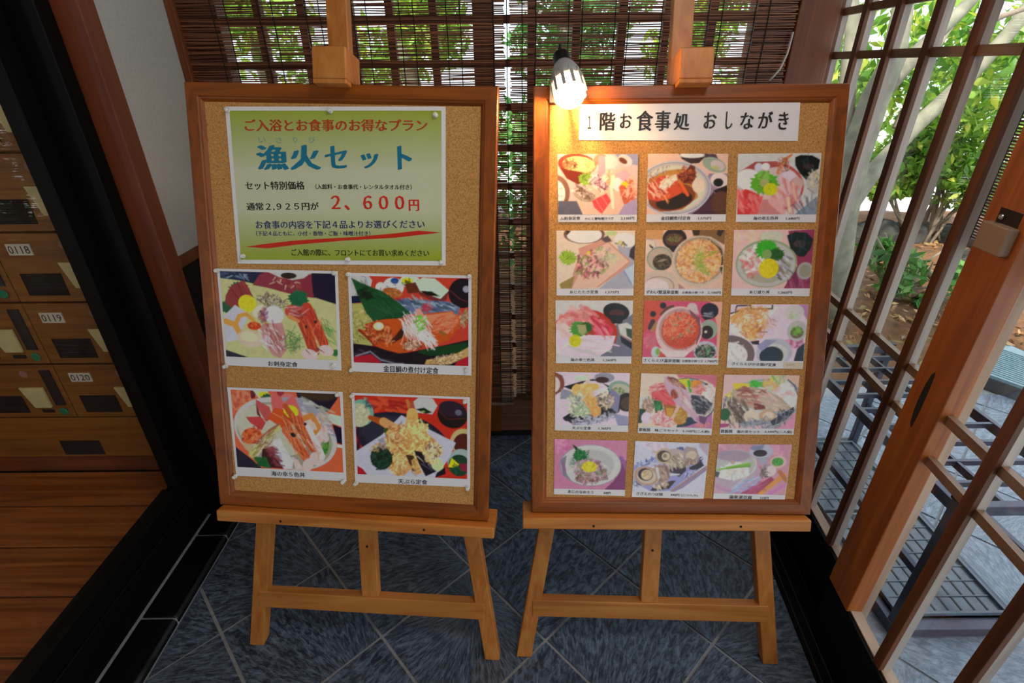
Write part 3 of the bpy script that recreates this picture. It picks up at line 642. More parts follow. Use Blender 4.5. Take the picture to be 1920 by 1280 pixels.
# name: (board, crop origin x, y, crop scale, paper quad, image quad, background, program, caption items, label)
def PX(ox, oy, s, q): return [(ox+x/s, oy+y/s) for x, y in q]
PHOTOS = [
('L', 395, 495, 6.096, [(70, 50), (1450, 80), (1495, 1215), (165, 1155)], [(105, 80), (1420, 110), (1455, 1100), (180, 1055)], 'bb8', '''
p 124 90,70 660,80 560,240 330,190 100,160
n 280 130 160 50 5 9ab,568 16 60 14 10
p 834 480,240 560,120 650,85 1170,120 1190,390 1040,370 900,340 640,270
n 860 220 220 50 10 cba,a54 22 40 14
p bbb 640,85 1145,105 1060,165 930,185 780,150
s 890 135 90 35 0 321 3
p 213 1150,105 1440,110 1460,470 1180,380 1160,280
p 213 150,965 430,1060 150,1075
l 320 300 130 153
l 180 490 90 153
p 833 235,250 380,185 430,260 520,440 400,560 250,500 170,440 175,360
b 611 12 8 310,220 400,430
b 611 12 8 240,290 340,420
b a44 10 6 370,210 460,370
e 420 450 103 98 0 dc1
n 420 450 90 85 0 ed3,ba0 60 26 7
p bbc 150,600 280,465 440,565 320,860 180,890
b d94 70 70 175,650 280,690 340,790
b d94 52 44 290,680 330,590 410,570 490,640
e 570 540 95 65 -30 ddb
e 590 560 60 40 -30 a98
e 500 705 80 48 0 c41
n 500 705 70 38 0 e73,921 30 18 14
e 455 850 150 95 10 cba
e 440 830 100 55 10 dca
n 700 430 160 62 10 423,635,bba 80 80 9
l 1000 400 125 164
l 1420 1010 50 374
e 725 580 112 105 0 cce
n 610 580 45 90 10 956,735 26 30 22
p b88 600,680 820,670 860,820 860,980 800,1070 700,1030 600,850 560,760
n 730 850 90 160 -20 944,a66,ccc 60 90 16 60
n 620 860 40 130 -20 ddd,cbc 16 70 14 60
n 940 890 95 130 0 7a4,475,253 70 90 8
n 1340 800 70 150 0 7a4,475 40 100 8 60
b b54 150 120 920,540 1060,560 1150,700
b a43 110 120 1000,560 1090,760 1180,1000
b b43 120 110 1100,500 1200,700 1290,900
b c85 50 40 900,600 1000,650
n 1010 540 130 50 10 c99,945 20 80 14 10
n 1120 780 60 200 -20 d75,c53,832 36 120 12 65
n 1240 760 50 200 -20 d75,c53,832 26 120 12 65
e 1195 660 16 18 0 222
e 1090 715 14 20 0 333
e 1130 1030 100 62 15 dbb
e 1320 985 85 62 15 dbb
b eed 14 6 1180,1040 1230,1000
b 423 16 4 1220,960 1300,1010
b 423 12 4 1090,980 1140,1030''',
 [('お刺身定食', 655, 1135, 993, 1150, 58)], 'large photo of a sashimi platter with two prawns, upper left under the green poster'),
('L', 645, 495, 5.82, [(40, 95), (1390, 125), (1390, 1215), (85, 1170)], [(75, 125), (1358, 155), (1358, 1112), (108, 1070)], 'b43', '''
p aa6 70,430 250,430 420,640 300,900 90,860
n 200 650 150 220 30 cb8,763,885 120 50 12
p bbb 70,100 250,100 310,180 290,260 150,360 70,350
b 78a 8 8 180,125 240,150 260,230
p 124 70,350 190,340 190,420 75,430
e 540 250 115 100 0 ccc
e 400 260 55 60 20 ccc
e 555 185 45 32 0 248
n 540 250 100 90 0 469,ccd 26 26 14
e 530 310 110 50 10 a63
n 530 310 90 40 10 c85,842 30 30 10
e 720 190 110 70 0 bcb
e 690 185 60 32 0 dc2
n 720 215 80 20 0 342 10 60 14
p 632 660,220 780,200 830,310 700,320
p 733 790,200 1145,290 1110,400 1000,420 820,330
p bcb 780,195 860,150 990,160 1145,290 1050,380 830,300
p 221 830,290 960,300 1050,355 900,340
s 1290 320 150 160 10 212 6
b 733 7 7 1160,290 1260,380 1370,420
e 1330 275 35 35 0 99a
p 679 560,400 700,390 900,395 1140,410 1260,470 1240,560 900,560 600,520
n 900 450 320 55 5 9ab,345,568 80 90 18 20
n 900 480 60 40 0 b34,a33 22 70 10
p 212 100,860 400,900 700,960 1100,880 1358,820 1358,1112 108,1070
n 250 1010 260 60 10 334,545 30 120 16 8
b 889 14 10 130,1000 290,950 400,1040 560,1080 650,1080
p b96 900,1040 1100,1010 1250,960 1358,900 1358,1000 1150,1090 880,1090
n 1130 1030 200 50 -12 dca,754 60 40 10
p a23 108,1010 300,980 420,1075 110,1070
p a23 1230,1060 1358,1000 1358,1112 1200,1110
n 1300 600 60 120 60 cb9,754,986 90 60 10
p 142 850,930 1100,890 1330,850 1358,900 1250,960 950,1000 800,960
p 253 80,150 200,210 430,300 600,420 740,540 600,560 340,640 250,540 150,330
p 142 330,640 520,530 740,540 640,580
n 420 420 220 90 40 364,142 40 240 9 38
n 230 330 60 50 30 121 12 80 30
p b52 230,650 430,600 620,590 760,560 860,540 1180,510 1270,600 1250,690 1150,820 1000,890 800,880 700,960 600,970 450,930 340,890 180,740 160,700 240,720
p d86 870,560 1180,520 1250,620 1130,760 950,660
n 1100 640 150 90 -15 e97,b53,d75,c64 90 90 14 -20
p 421 480,860 560,780 640,680 690,690 640,800 540,860
n 400 760 160 100 20 a42,d86,631,c85 90 70 18
p dba 660,860 780,820 850,880 760,940 650,920
n 740 890 100 50 0 c97,953,421 40 50 14
e 380 675 58 44 -5 dc9
e 385 670 30 26 0 eec
b 832 30 16 170,720 260,800 340,890
n 780 690 90 150 60 eee,dcc,baa 90 170 9 65
n 900 800 110 60 40 eee,dcc 50 130 9 45
p d98 780,490 830,480 870,560 850,640 790,560
n 835 640 50 90 0 5a3,7c4 30 40 18 -20
e 1070 750 40 18 30 863''',
 [('金目鯛の煮付け定食', 430, 1140, 1030, 1165, 72)], 'large photo of a red fish under a green leaf, upper right under the poster'),
('L', 420, 715, 6.096, [(35, 65), (1355, 120), (1400, 1140), (140, 1075)], [(75, 92), (1325, 145), (1365, 1040), (155, 975)], 'c64', '''
n 200 240 140 160 0 d86,b53 40 120 40
p 613 300,90 360,110 360,190 310,200
p bca 330,100 500,110 520,180 400,190
e 470 160 75 36 10 cc2
l 490 200 75 253
p 934 600,110 680,110 700,200 620,180
e 720 180 70 40 -10 d77
p 213 820,120 1330,140 1280,220 1200,330 1140,370 980,300 850,220
s 1060 160 210 60 5 432 14
p bcb 1150,385 1220,370 1340,400 1350,520 1240,480
p 213 1240,490 1345,530 1350,720 1290,700
p ccc 1290,715 1365,730 1365,760 1290,750
p 213 120,730 300,870 440,990 130,985
e 700 600 600 420 14 bbb
e 690 620 555 385 14 998
e 560 560 420 300 14 bba
p 99a 560,180 900,190 1180,400 1280,640 1100,560 900,350
n 1060 360 190 120 40 aa9,bbb 20 150 30 40
p b55 365,205 520,290 560,420 480,460 400,330 370,270
p 613 365,240 430,420 500,460 380,380
p c66 540,125 640,170 700,260 660,330 560,360 540,260
p c66 800,150 850,280 900,420 760,330 640,300 700,230
p b44 250,405 420,400 480,470 430,560 300,470
p c52 580,300 740,330 800,470 700,560 500,420
e 765 345 85 75 10 dc2
n 765 345 75 65 0 ed4,ba1 40 24 8
p dbb 890,345 1040,400 1200,640 1180,720 1080,760 930,560
n 1080 560 140 190 30 ecc,caa,ba9 40 60 30
b d84 70 50 920,420 1000,390 1080,520 1030,600
b eba 40 30 960,500 1020,480 1050,540
s 320 620 125 95 -20 c52 4
n 320 620 115 85 -20 e74,a31,d63,f96 90 26 24
p ba8 210,700 330,720 330,840 240,760
b bb7 90 60 330,830 460,680 620,520
b a65 40 20 380,700 520,560 640,480
n 480 680 180 60 -48 dcb,975,864 40 120 10 -48
p 412 440,770 560,740 700,990 520,980 430,850
p ccd 560,690 640,640 690,760 790,900 780,990 690,1000 580,850
n 580 840 50 170 -30 734,955 40 60 22 20
n 700 860 60 130 -30 dde,bbc 24 50 16 60
p 263 340,860 480,860 540,990 400,960
n 430 930 90 50 30 264,142 30 60 10
p 373 1080,760 1200,680 1180,820 1060,880
n 1150 760 70 60 0 8a4,585 20 50 14
b b53 60 120 700,280 860,520 960,680
b c64 120 110 720,560 830,700 930,860
b b53 100 120 850,440 930,600 1030,760
n 850 640 110 250 -25 d85,a42,e97,842 80 150 12 60
b e96 10 5 560,360 680,430 760,620
b d75 10 5 840,260 880,480 960,700
e 790 610 32 26 40 222
e 928 487 18 18 0 222
p dbb 770,850 850,900 900,990 820,1000
e 960 950 60 90 30 dbb
e 1060 880 85 80 40 dbb
b ecc 60 90 960,520 1080,760 1110,850
n 1050 760 40 120 -30 dbb,c98 20 90 10 60''',
 [('海の幸５色丼', 540, 1050, 925, 1068, 55)], 'large photo of a prawn and roe seafood bowl, lower left of the four'),
('L', 645, 725, 6.4, [(90, 70), (1510, 125), (1515, 1205), (135, 1145)], [(125, 100), (1478, 150), (1478, 1105), (165, 1045)], 'b32', '''
n 560 230 200 90 10 c53,922 40 120 40 10
s 700 640 570 340 12 223 8
s 700 610 520 260 12 334 30
e 215 310 145 165 0 7a9
e 190 340 130 150 10 bb9
n 270 220 70 50 20 456,7a9 16 60 20
n 200 340 110 120 0 ccb,aa9 50 20 14
p bbb 830,180 900,130 1060,140 1120,230 1060,330 870,310
p 232 860,270 960,250 1060,310 980,325
e 950 298 22 10 0 8a4
s 1300 340 180 165 15 211 6
s 1300 270 165 100 12 323 10
b 632 8 8 1140,290 1240,390 1460,380
e 1370 310 40 36 10 667
e 1420 650 145 160 20 ba7
e 1430 680 120 130 20 521
e 1400 900 160 170 20 9aa
e 1380 940 130 140 0 243
p dc2 1290,850 1380,930 1330,970 1250,960
p 824 1380,920 1478,920 1478,1020 1400,1000
n 1340 990 90 50 0 263,142 20 50 14
p 423 125,760 150,720 200,480 200,760
p bbc 150,770 450,580 690,340 1000,500 1340,670 1260,850 1080,1110 260,1060 160,1000
p 99a 400,640 560,560 700,400 700,500 520,700
p a23 160,940 230,980 290,1060 160,1060
n 700 900 330 120 0 ccd,aab 30 160 20 10
p c96 580,430 740,500 900,470 1120,660 1100,800 900,900 720,1060 600,1050 520,900 500,650
b a52 60 90 320,370 400,400 470,430
b c96 110 150 480,420 600,500 660,640
b b74 40 60 760,170 800,260
b a54 40 50 820,190 810,270
b da6 130 190 820,320 820,450 830,620
p 452 470,500 540,490 600,600 590,680 500,580
n 650 700 160 260 0 db7,b85,ec9,a63 220 60 24
n 850 620 170 230 0 dc8,c96,ed9,b84 240 60 24
n 640 930 110 140 -20 db7,b85,ec9 140 50 22
e 450 850 135 150 0 132
n 450 850 125 140 0 243,021,354 90 50 18
n 420 720 110 50 -20 cb7,a85,658 50 30 16
e 1080 750 110 95 30 cb8
n 1080 750 105 90 30 edb,a75,534 60 40 16
p 532 740,810 830,820 900,960 940,1030 820,1010
n 870 960 80 90 40 db7,b85 50 50 20
p 212 840,760 930,780 1080,980 1110,1010 980,1070 900,920
b aa9 14 8 880,830 960,900
n 1000 930 40 110 -40 113,889 14 120 6 50
e 1120 930 75 85 -30 bc9
n 1060 860 90 60 30 dc9,b95 40 40 18
p 212 1110,1030 1210,960 1220,1040 1090,1085''',
 [('天ぷら定食', 650, 1132, 1000, 1145, 60)], 'large photo of tempura on white paper, lower right of the four'),
('R', 1030, 280, 4.57, [(70, 40), (760, 40), (748, 622), (75, 622)], [(70, 40), (760, 40), (750, 558), (75, 558)], 'dbb', '''
p 99b 560,40 760,40 760,140 620,120
e 240 130 165 90 5 843
e 255 135 140 72 5 cb8
n 180 130 60 40 0 643,954,431 30 40 12
n 310 140 80 50 0 dc9,ca7 24 40 16
p 732 90,160 150,250 260,310 300,200
e 55 370 125 150 0 865
e 45 380 95 120 0 ddd
n 50 380 80 110 0 eed,baa 30 20 14
p 667 78,440 240,440 290,558 75,558
p dba 215,390 330,300 640,150 760,270 750,430 570,558 290,558
n 500 300 60 110 0 eda,c96 20 50 14
e 440 90 60 50 0 987
e 520 110 70 55 0 ccc
e 650 95 65 42 30 ccc
e 630 100 40 22 30 742
e 300 390 100 55 20 a98
n 290 370 90 50 20 dcc,654,754 50 50 10
l 315 255 70 8a4
b d9a 60 50 450,90 450,190 390,260
p cab 330,260 400,210 470,260 520,340 420,340
n 420 290 80 60 30 734,edd,b88 30 60 12
p d55 365,440 490,375 530,440 450,552 385,495
b e88 8 6 400,430 460,530
b e88 8 6 450,400 500,480
e 590 300 48 60 0 ddd
p dab 560,220 640,170 700,220 640,280
e 643 305 32 30 0 dc3
b c64 50 30 620,330 650,460
b c64 40 40 700,280 700,400 660,500
n 690 360 60 90 0 d86,b42,eba 40 50 10
b fec 34 20 545,240 530,330 545,500
p a9b 640,470 750,420 750,558 590,558''',
 [('ふ刺身定食', 90, 592, 265, 588, 30), ('かにと蟹味噌汁つき', 305, 594, 550, 590, 24), ('2,100円', 612, 592, 727, 590, 26)], 'small photo of a sashimi set on a wooden board, top left, nearest the lamp'),
('R', 1205, 285, 9.48, [(95, 30), (1520, 30), (1475, 1235), (65, 1245)], [(95, 30), (1520, 30), (1480, 1105), (68, 1105)], 'dba', '''
p 989 1180,380 1520,380 1480,1105 800,1105
p 534 1000,1000 1260,700 1480,1105 850,1105
e 560 640 650 470 0 ccb
o 560 640 620 445 0 88a 16
o 560 640 590 420 0 99a 10
o 560 640 565 400 0 cbb 18
p b84 110,480 400,330 700,300 900,360 980,800 700,1020 300,1060 120,800
n 300 350 250 60 -20 aaa,779 40 30 14 -70
e 520 800 420 240 -10 842
e 560 860 330 150 -12 321
p c53 90,640 300,430 470,420 620,420 640,600 700,720 500,820 280,870 90,830
n 300 660 230 170 30 e96,a31,c42,ecb 90 120 22 50
p dcb 330,640 420,470 600,390 620,500 480,560 380,680
n 450 530 150 90 -40 eed,cb9 50 60 22 -40
p 732 620,420 800,300 850,220 930,250 950,420 900,560 760,560 640,480
n 790 420 150 140 0 943,521,c74 90 70 22
b d63 60 50 680,560 800,760
b c52 40 30 640,620 740,720
e 990 590 110 130 0 dcb
p 433 640,30 700,130 850,210 1000,200 1100,100 1100,30
e 880 60 220 50 0 ddd
p 545 1100,30 1300,40 1340,130 1100,110
e 1270 230 220 120 20 9a9
e 1330 240 130 80 20 cbb
e 1290 280 80 30 10 bb7
e 1360 500 160 130 10 dcc
s 1340 540 90 75 0 222 8
p 322 1250,680 1500,580 1500,760 1300,740
s 1390 900 170 210 0 643 20
o 560 640 640 470 0 bbc 14''',
 [('金目鯛煮付定食', 325, 1175, 850, 1172, 66), ('1,575円', 985, 1178, 1215, 1178, 50)], 'small photo of a whole simmered fish in dark sauce, top row middle'),
('R', 1280, 280, 4.57, [(475, 38), (1190, 30), (1140, 625), (455, 622)], [(475, 38), (1190, 30), (1145, 557), (458, 557)], 'ccc', '''
p 89a 950,560 1150,400 1190,557
e 740 330 300 225 0 b55
e 740 335 280 205 0 cbb
p a55 480,200 620,110 800,105 900,140 700,170 500,260
e 560 260 110 90 0 ddd
e 650 160 35 40 0 ccd
e 710 150 35 30 0 eee
b c85 40 20 820,200 870,90 930,50
n 860 150 60 70 0 b64,333,daa 30 50 10
e 900 250 70 60 0 dcd
e 970 300 60 60 0 caa
n 880 400 140 110 30 d99,c77,ebb 40 110 26 60
p c44 470,400 540,340 660,390 600,557 470,557
p d66 640,400 690,400 640,557 570,557
n 560 450 90 90 40 d55,e88,c33 26 90 20 60
p c88 680,430 780,430 860,557 640,557
b eaa 60 40 760,440 860,540
l 700 290 125 6a3
l 690 230 60 8b5
e 700 290 40 36 0 aa7
e 750 345 62 55 0 cc2
n 750 345 55 48 0 dd4,aa1 30 14 5
b dba 16 10 940,290 970,440
b eca 30 14 900,420 910,540
p 122 960,70 1010,50 1110,55 1175,90 1160,170 1100,200 1060,270 1000,210 960,140
s 1070 150 50 25 0 433 5
n 1070 150 90 80 0 366,111 14 60 6 85
e 1120 300 60 90 -20 bbb
n 1120 280 50 90 0 dc9,776,cba 24 50 10
n 1040 480 110 70 0 99a,667 20 90 14 70''',
 [('海の幸五色丼', 605, 590, 820, 588, 30), ('1,680円', 885, 592, 1000, 592, 24)], 'small photo of a seafood bowl with green leaf and yellow flower, top row right'),
('R', 1030, 280, 4.57, [(60, 695), (735, 695), (720, 1252), (62, 1252)], [(60, 695), (735, 695), (722, 1192), (62, 1192)], 'dcb', '''
p aab 560,760 735,820 722,1192 420,1192 640,1020
p c98 250,850 480,765 700,960 650,1020 420,1180 190,1190 200,1070 260,900
p dba 330,900 500,800 680,960 400,1180 200,1185
e 300 730 175 80 0 754
e 300 735 150 70 0 ddd
p 433 150,700 190,700 150,740
p 655 440,770 500,740 540,790 480,800
e 530 720 50 24 0 bc9
e 650 780 95 60 10 ddd
n 620 810 50 20 20 333,cb5 12 30 12
p 434 690,860 735,810 735,960 680,920
p bcd 640,1030 735,980 722,1170
b 68b 6 6 640,1040 700,1150
l 160 930 80 9b4
e 345 910 34 38 0 dc3
n 370 980 130 90 20 845,dbb,8a5,744,eaa 120 34 18
n 470 900 80 60 20 baa,dcb,8a6 40 40 12
n 570 940 60 50 0 cc9,bca 30 50 6
p dcb 62,1090 160,1060 210,1080 130,1140 62,1140
p 985 90,1150 220,1080 190,1192 100,1192
n 310 1060 80 40 20 c77,945,6a4 30 30 14''',
 [('あじたたき定食', 175, 1222, 420, 1220, 28), ('1,575円', 482, 1224, 594, 1224, 24)], 'small photo of chopped fish with a green leaf on a wooden plate, second row left'),
('R', 1205, 425, 9.48, [(60, 60), (1475, 60), (1410, 1225), (30, 1220)], [(60, 60), (1475, 60), (1415, 1100), (38, 1100)], 'dba', '''
p c96 60,60 380,60 350,230 60,230
p 864 870,60 1475,60 1450,330 1200,180 900,170
p 432 880,60 1020,60 1000,170 900,150
p 433 1330,60 1450,60 1380,180 1310,150
p dcb 60,230 230,250 240,380 100,450 60,500
p 333 120,310 200,370 180,400 130,360
b 99b 10 10 60,225 210,240 240,370
s 570 220 215 190 0 322 8
s 560 230 160 110 0 643 20
n 570 210 110 60 0 985,863,6a4 20 50 12
p 322 430,340 700,340 620,450 530,460
e 310 570 235 215 0 798
e 310 570 215 195 0 ba9
s 350 630 170 145 0 432 10
n 350 620 150 120 0 653,321,875 70 60 12
e 350 600 80 20 -15 987
e 1000 620 490 460 -5 cba
e 1010 600 450 420 -5 a98
p 543 1150,200 1400,400 1430,600 1400,850 1300,500
e 1000 610 400 385 -10 da6
n 1000 610 380 370 -10 eb8,c85,dba,b74,ec9 320 90 26
n 1000 610 60 170 10 8a4,9b5 30 190 14
n 1150 480 200 30 -10 9a4 12 150 14 -8
n 1080 740 130 60 45 8a4,9b5 14 180 14 40
e 290 1030 360 270 0 cba
o 290 1060 270 180 0 a88 16
e 230 1080 240 170 0 dcc
p b88 640,1000 760,1100 640,1100''',
 [('ずわい蟹温泉釜飯', 60, 1160, 640, 1162, 64), ('お刺身小鉢つき', 705, 1168, 1085, 1168, 46), ('2,100円', 1155, 1170, 1385, 1172, 48)], 'small photo of orange crab rice in a round pot, second row middle'),
('R', 1280, 280, 4.57, [(440, 690), (1130, 685), (1085, 1258), (415, 1252)], [(440, 690), (1130, 685), (1088, 1190), (418, 1190)], 'dbb', '''
n 560 750 120 50 0 dba,ecb 20 80 30
p 946 900,700 1130,685 1088,1190 860,1190 980,1000
n 980 1120 110 60 0 a68,735 26 90 20 80
e 760 750 100 50 0 ccb
e 715 980 265 210 0 9a8
e 715 985 250 196 0 bbb
e 715 985 215 165 0 aa9
n 640 960 110 130 30 eee,caa,d66,ddd 60 70 26
n 830 990 100 110 30 556,ccd,987 50 80 20 40
l 720 860 110 4a3
l 800 900 70 363
e 720 900 42 40 0 8a6
e 735 1020 85 86 0 dc2
n 735 1020 75 76 0 ed4,bb1 50 20 6
p 233 890,740 960,710 1060,715 1115,770 1095,850 1040,920 990,920 920,850
s 1000 810 55 30 0 544 6
n 1000 800 90 80 0 467,122 16 70 6 85
e 1045 1040 70 75 0 aaa
e 1045 1040 50 55 0 998''',
 [('あじ盛り丼', 572, 1222, 745, 1222, 28), ('1,260円', 820, 1226, 935, 1226, 24)], 'small photo of a fish bowl with large yellow flower on pink cloth, second row right'),
('R', 1030, 555, 4.83, [(55, 38), (758, 40), (742, 612), (60, 607)], [(55, 38), (758, 40), (745, 545), (60, 543)], 'ccc', '''
p 778 540,300 758,160 745,545 460,545
e 320 340 300 228 0 b31
e 310 345 280 205 0 a43
n 250 200 150 70 -20 d88,c66,e99,ebb 46 90 34 10
p c88 300,130 380,180 370,220 300,200
e 200 430 190 110 0 ddc
p ecd 62,250 200,310 180,400 62,520
n 150 320 90 70 30 ecc,dbb 20 100 26 30
p dcd 350,350 600,360 560,480 440,545 90,545 100,480
n 380 450 190 60 0 ecd,ccc 20 160 20 10
p d46 390,250 470,200 520,250 580,300 560,360 410,350
n 470 280 90 60 30 e68,c34,e99 30 90 22 50
l 270 300 90 594
l 340 280 60 363
p aa7 250,260 330,260 340,320 300,355 270,330
e 237 405 56 60 0 cc2
n 237 405 48 52 0 dd4,a91 26 16 5
s 605 145 120 82 10 222 4
s 610 160 70 40 0 533 8
p 222 520,170 690,180 650,250 570,250
p ccc 620,260 700,240 745,270 745,400 640,350
p 454 690,290 745,300 745,390 700,360
b c73 6 6 640,345 745,410
p 223 640,360 745,420 745,480 650,420''',
 [('海の幸三色丼', 192, 575, 410, 577, 28), ('1,260円', 488, 580, 602, 580, 24)], 'small photo of a red bowl of three kinds of raw fish, third row left'),
('R', 1200, 560, 9.84, [(80, 35), (1520, 55), (1440, 1215), (40, 1195)], [(80, 35), (1520, 55), (1445, 1090), (42, 1070)], 'c57', '''
p c54 80,35 420,60 380,300 160,560 60,640
p da9 1300,60 1520,60 1445,1090 1400,1090 1420,500
n 200 760 150 130 0 c67,c78 20 120 60
e 430 130 60 60 0 222
e 245 285 55 55 0 222
p 643 480,160 620,110 640,170 400,330 360,290
b 433 90 70 240,420 180,540
b a84 60 50 330,440 220,590
e 960 170 95 90 0 cbb
p cbb 880,130 1040,120 1090,300 1000,250
s 1280 230 165 150 0 223 6
n 1290 310 110 40 0 bbc,556 14 90 18 5
p 221 1120,330 1300,370 1200,400
e 1260 570 165 185 0 9a9
s 1230 620 120 130 0 322 8
e 1210 610 26 24 0 dcb
e 1200 960 220 190 0 bbc
s 1200 980 190 150 0 433 10
n 1200 980 180 140 0 6a7,323,baa,254 90 60 22
e 720 600 430 470 0 dbb
e 740 570 395 400 0 b99
p 856 900,190 1100,350 1120,650 1040,850 1000,500
e 740 590 350 345 0 c53
n 720 520 290 260 0 e86,d64,fa8,c42 330 90 16
n 760 760 260 150 0 b42,c53 140 90 16
n 760 560 240 260 0 8a7,797 15 36 34
p dcc 300,880 520,960 900,960 1000,900 820,1070 500,1070
e 290 980 80 110 0 bcc
e 330 970 40 70 0 8a4
p c53 380,1000 460,1020 440,1070 370,1070''',
 [('さくらえび温泉釜飯', 65, 1135, 740, 1142, 62), ('お刺身小鉢つき', 780, 1147, 1160, 1150, 46), ('1,785円', 1205, 1153, 1425, 1157, 48)], 'small photo of a pot filled with red shrimp rice, third row middle'),
('R', 1270, 555, 4.83, [(485, 75), (1190, 75), (1135, 660), (447, 648)], [(485, 75), (1190, 75), (1140, 587), (450, 583)], 'dcd', '''
p c9b 930,400 1140,380 1140,470 980,470
p b8b 1080,80 1190,75 1180,230 1130,150
n 1050 430 70 40 0 a57,eac 14 60 20
p ddd 480,180 650,90 900,100 980,260 880,380 600,400 480,320
b 433 14 8 480,160 660,110
b 433 14 14 530,130 540,90 660,85 670,120 860,115 860,85
b 433 16 8 490,200 560,130 640,110
p dce 720,320 900,120 980,260 900,370 740,390
n 660 230 160 100 20 ea6,d84,ca6,fdb 170 60 14
n 680 330 100 60 10 d95,eb7,b74 80 50 14
n 720 130 100 40 0 da6,c85 40 50 10
n 840 230 60 60 30 dba,a76 30 60 8 60
e 1060 150 85 72 0 ccc
n 1040 180 40 20 0 bc9 8 40 12
e 1080 315 90 95 0 bbb
s 1080 330 60 55 0 765 6
n 1080 320 55 40 0 8b4,6a3 30 24 14
e 460 530 245 185 0 766
e 460 540 180 130 0 ddd
n 500 520 120 110 0 eee,cbb 40 20 14
e 875 510 165 135 0 bbc
e 875 520 125 95 0 ccc
s 850 540 110 90 0 234 5
p 99b 720,450 800,390 900,400 840,440 760,500
p 234 1050,587 1080,480 1150,420 1140,587
p 312 660,410 740,400 740,440 680,435''',
 [('さくらえびかき揚げ定食', 495, 612, 895, 622, 28)], 'small photo of a deep-fried shrimp fritter meal with a price sticker, third row right'),
('R', 1030, 555, 4.83, [(55, 685), (730, 697), (712, 1230), (50, 1215)], [(55, 685), (730, 697), (714, 1172), (50, 1165)], 'dcd', '''
p 99b 580,1060 714,1090 714,1172 620,1172
p 433 55,700 120,720 140,790 60,900
e 50 790 90 100 0 854
e 30 800 70 80 0 dcc
p 99a 110,840 320,880 200,930 100,930
p 223 120,1100 150,1130 400,1110 640,1020 560,850 460,770 330,770 230,860 130,820 300,770 400,750 560,820
p 434 120,1095 280,1130 480,1080 640,1020 630,1050 420,1150 200,1150
n 400 1110 200 40 -12 bbc,99a 70 26 18
n 400 1135 200 14 -12 ccd,88a 40 26 14
e 500 740 90 48 0 99a
e 480 760 62 30 0 422
e 640 840 105 75 10 8a9
e 645 850 85 58 10 bba
n 640 860 50 24 20 8a4,674 20 24 12
e 700 960 90 90 0 322
s 710 970 65 60 0 543 8
p 88a 560,830 640,900 620,1060 520,980
b dcb 26 60 345,710 360,860
b eb6 110 60 260,850 420,820
n 300 860 90 60 0 eb7,dc9 40 40 20
n 270 990 95 100 0 ddc,bcb,9a8,eec 120 50 18
n 250 960 60 60 0 778,bba 14 30 14
b ea6 70 100 360,930 420,1040
n 390 980 60 100 -30 fb7,d95 26 60 16 60
e 490 870 50 40 0 ddd
n 510 950 75 70 0 cba,765,edc,a98 90 30 16
n 310 1040 70 50 20 9b8,ccb 30 40 12
e 290 745 60 26 0 cdc''',
 [('天ぷら定食', 205, 1192, 378, 1196, 28), ('1,365円', 447, 1198, 555, 1200, 24)], 'small photo of tempura on a dark bamboo tray, fourth row left'),
('R', 1190, 695, 10.24, [(125, 45), (1580, 85), (1475, 1235), (58, 1190)], [(125, 45), (1580, 85), (1485, 1105), (65, 1070)], 'dcb', '''
p c78 800,70 1580,85 1520,640 1540,330 1380,200 1100,140 850,140
p b7a 1000,1060 1480,620 1485,1105 800,1080
n 1300 1040 150 50 0 d97,c8a 24 80 30
e 1050 560 520 430 15 9aa
o 1050 560 520 430 15 235 14
e 1040 570 500 400 15 cbb
p 345 800,1080 860,900 1100,880 1280,960 1000,1060
p ccc 80,520 260,480 400,560 200,700 80,720
p c66 370,270 560,230 640,330 800,680 560,640 340,540 320,450
n 440 320 120 90 -20 eaa,dcc,c55 30 110 30 -15
p d56 340,450 560,360 800,670 560,650 400,560
n 560 540 180 120 30 d45,e77 30 150 26 40
p cc3 830,170 1050,150 1060,300 960,320 880,220
b 4a3 60 50 1040,210 1070,400
b 252 30 30 1100,200 1100,360
e 1150 260 80 80 0 d93
e 1240 230 50 50 0 d84
p d99 1100,400 1200,270 1300,260 1370,400 1350,520 1200,480
n 1240 380 130 100 20 eaa,c77 24 110 30 20
n 1420 430 110 170 20 dcc,edc,cbb,fee 70 70 40
e 1370 260 30 22 0 446
p 556 1080,460 1250,480 1500,630 1330,840 1180,820 1090,640
n 1270 650 180 150 30 aaa,223,778,334 110 110 22 40
p cab 580,110 740,120 940,280 1060,500 1100,720 1220,850 1380,890 1330,1030 1150,960 960,740 800,640 700,500 620,380 560,240
p 954 640,110 800,150 960,290 1000,380 880,310 760,240 620,160
n 780 230 140 60 35 b76,744,dba 40 90 20 35
e 760 450 65 100 -20 942
n 770 490 55 50 0 622,c64 20 50 16
p b8a 1180,880 1380,890 1330,1030 1170,940
p 757 1230,850 1390,890 1340,1030 1240,980
n 960 560 60 200 -30 dcc,c99 26 130 24 60
e 270 660 120 130 20 a87
n 270 670 115 150 20 865,cba,986,dbb 110 60 18 60
p 243 90,720 220,740 180,860 140,1000 70,1000
p 274 370,570 520,580 570,810 400,820
n 450 690 60 110 -10 385,142,5a6 30 150 16 80
e 230 900 100 120 0 dcd
n 560 940 240 130 10 e99,d66,ecc,c67,fdd 160 80 30
p a62 550,640 700,650 800,690 700,900 600,850
p c93 600,700 760,720 700,900 620,860
p dba 690,900 850,660 880,700 760,930
p b83 880,680 1000,790 1020,880 930,1020 820,1030 740,950
n 880 880 100 120 0 ca5,b84 26 60 30''',
 [('鉄板焼', 85, 1128, 300, 1132, 66), ('味ごろセット', 390, 1138, 840, 1148, 52), ('3,150円(二人前)', 920, 1158, 1435, 1172, 58)], 'small photo of a fish with tuna and citrus halves, fourth row middle'),
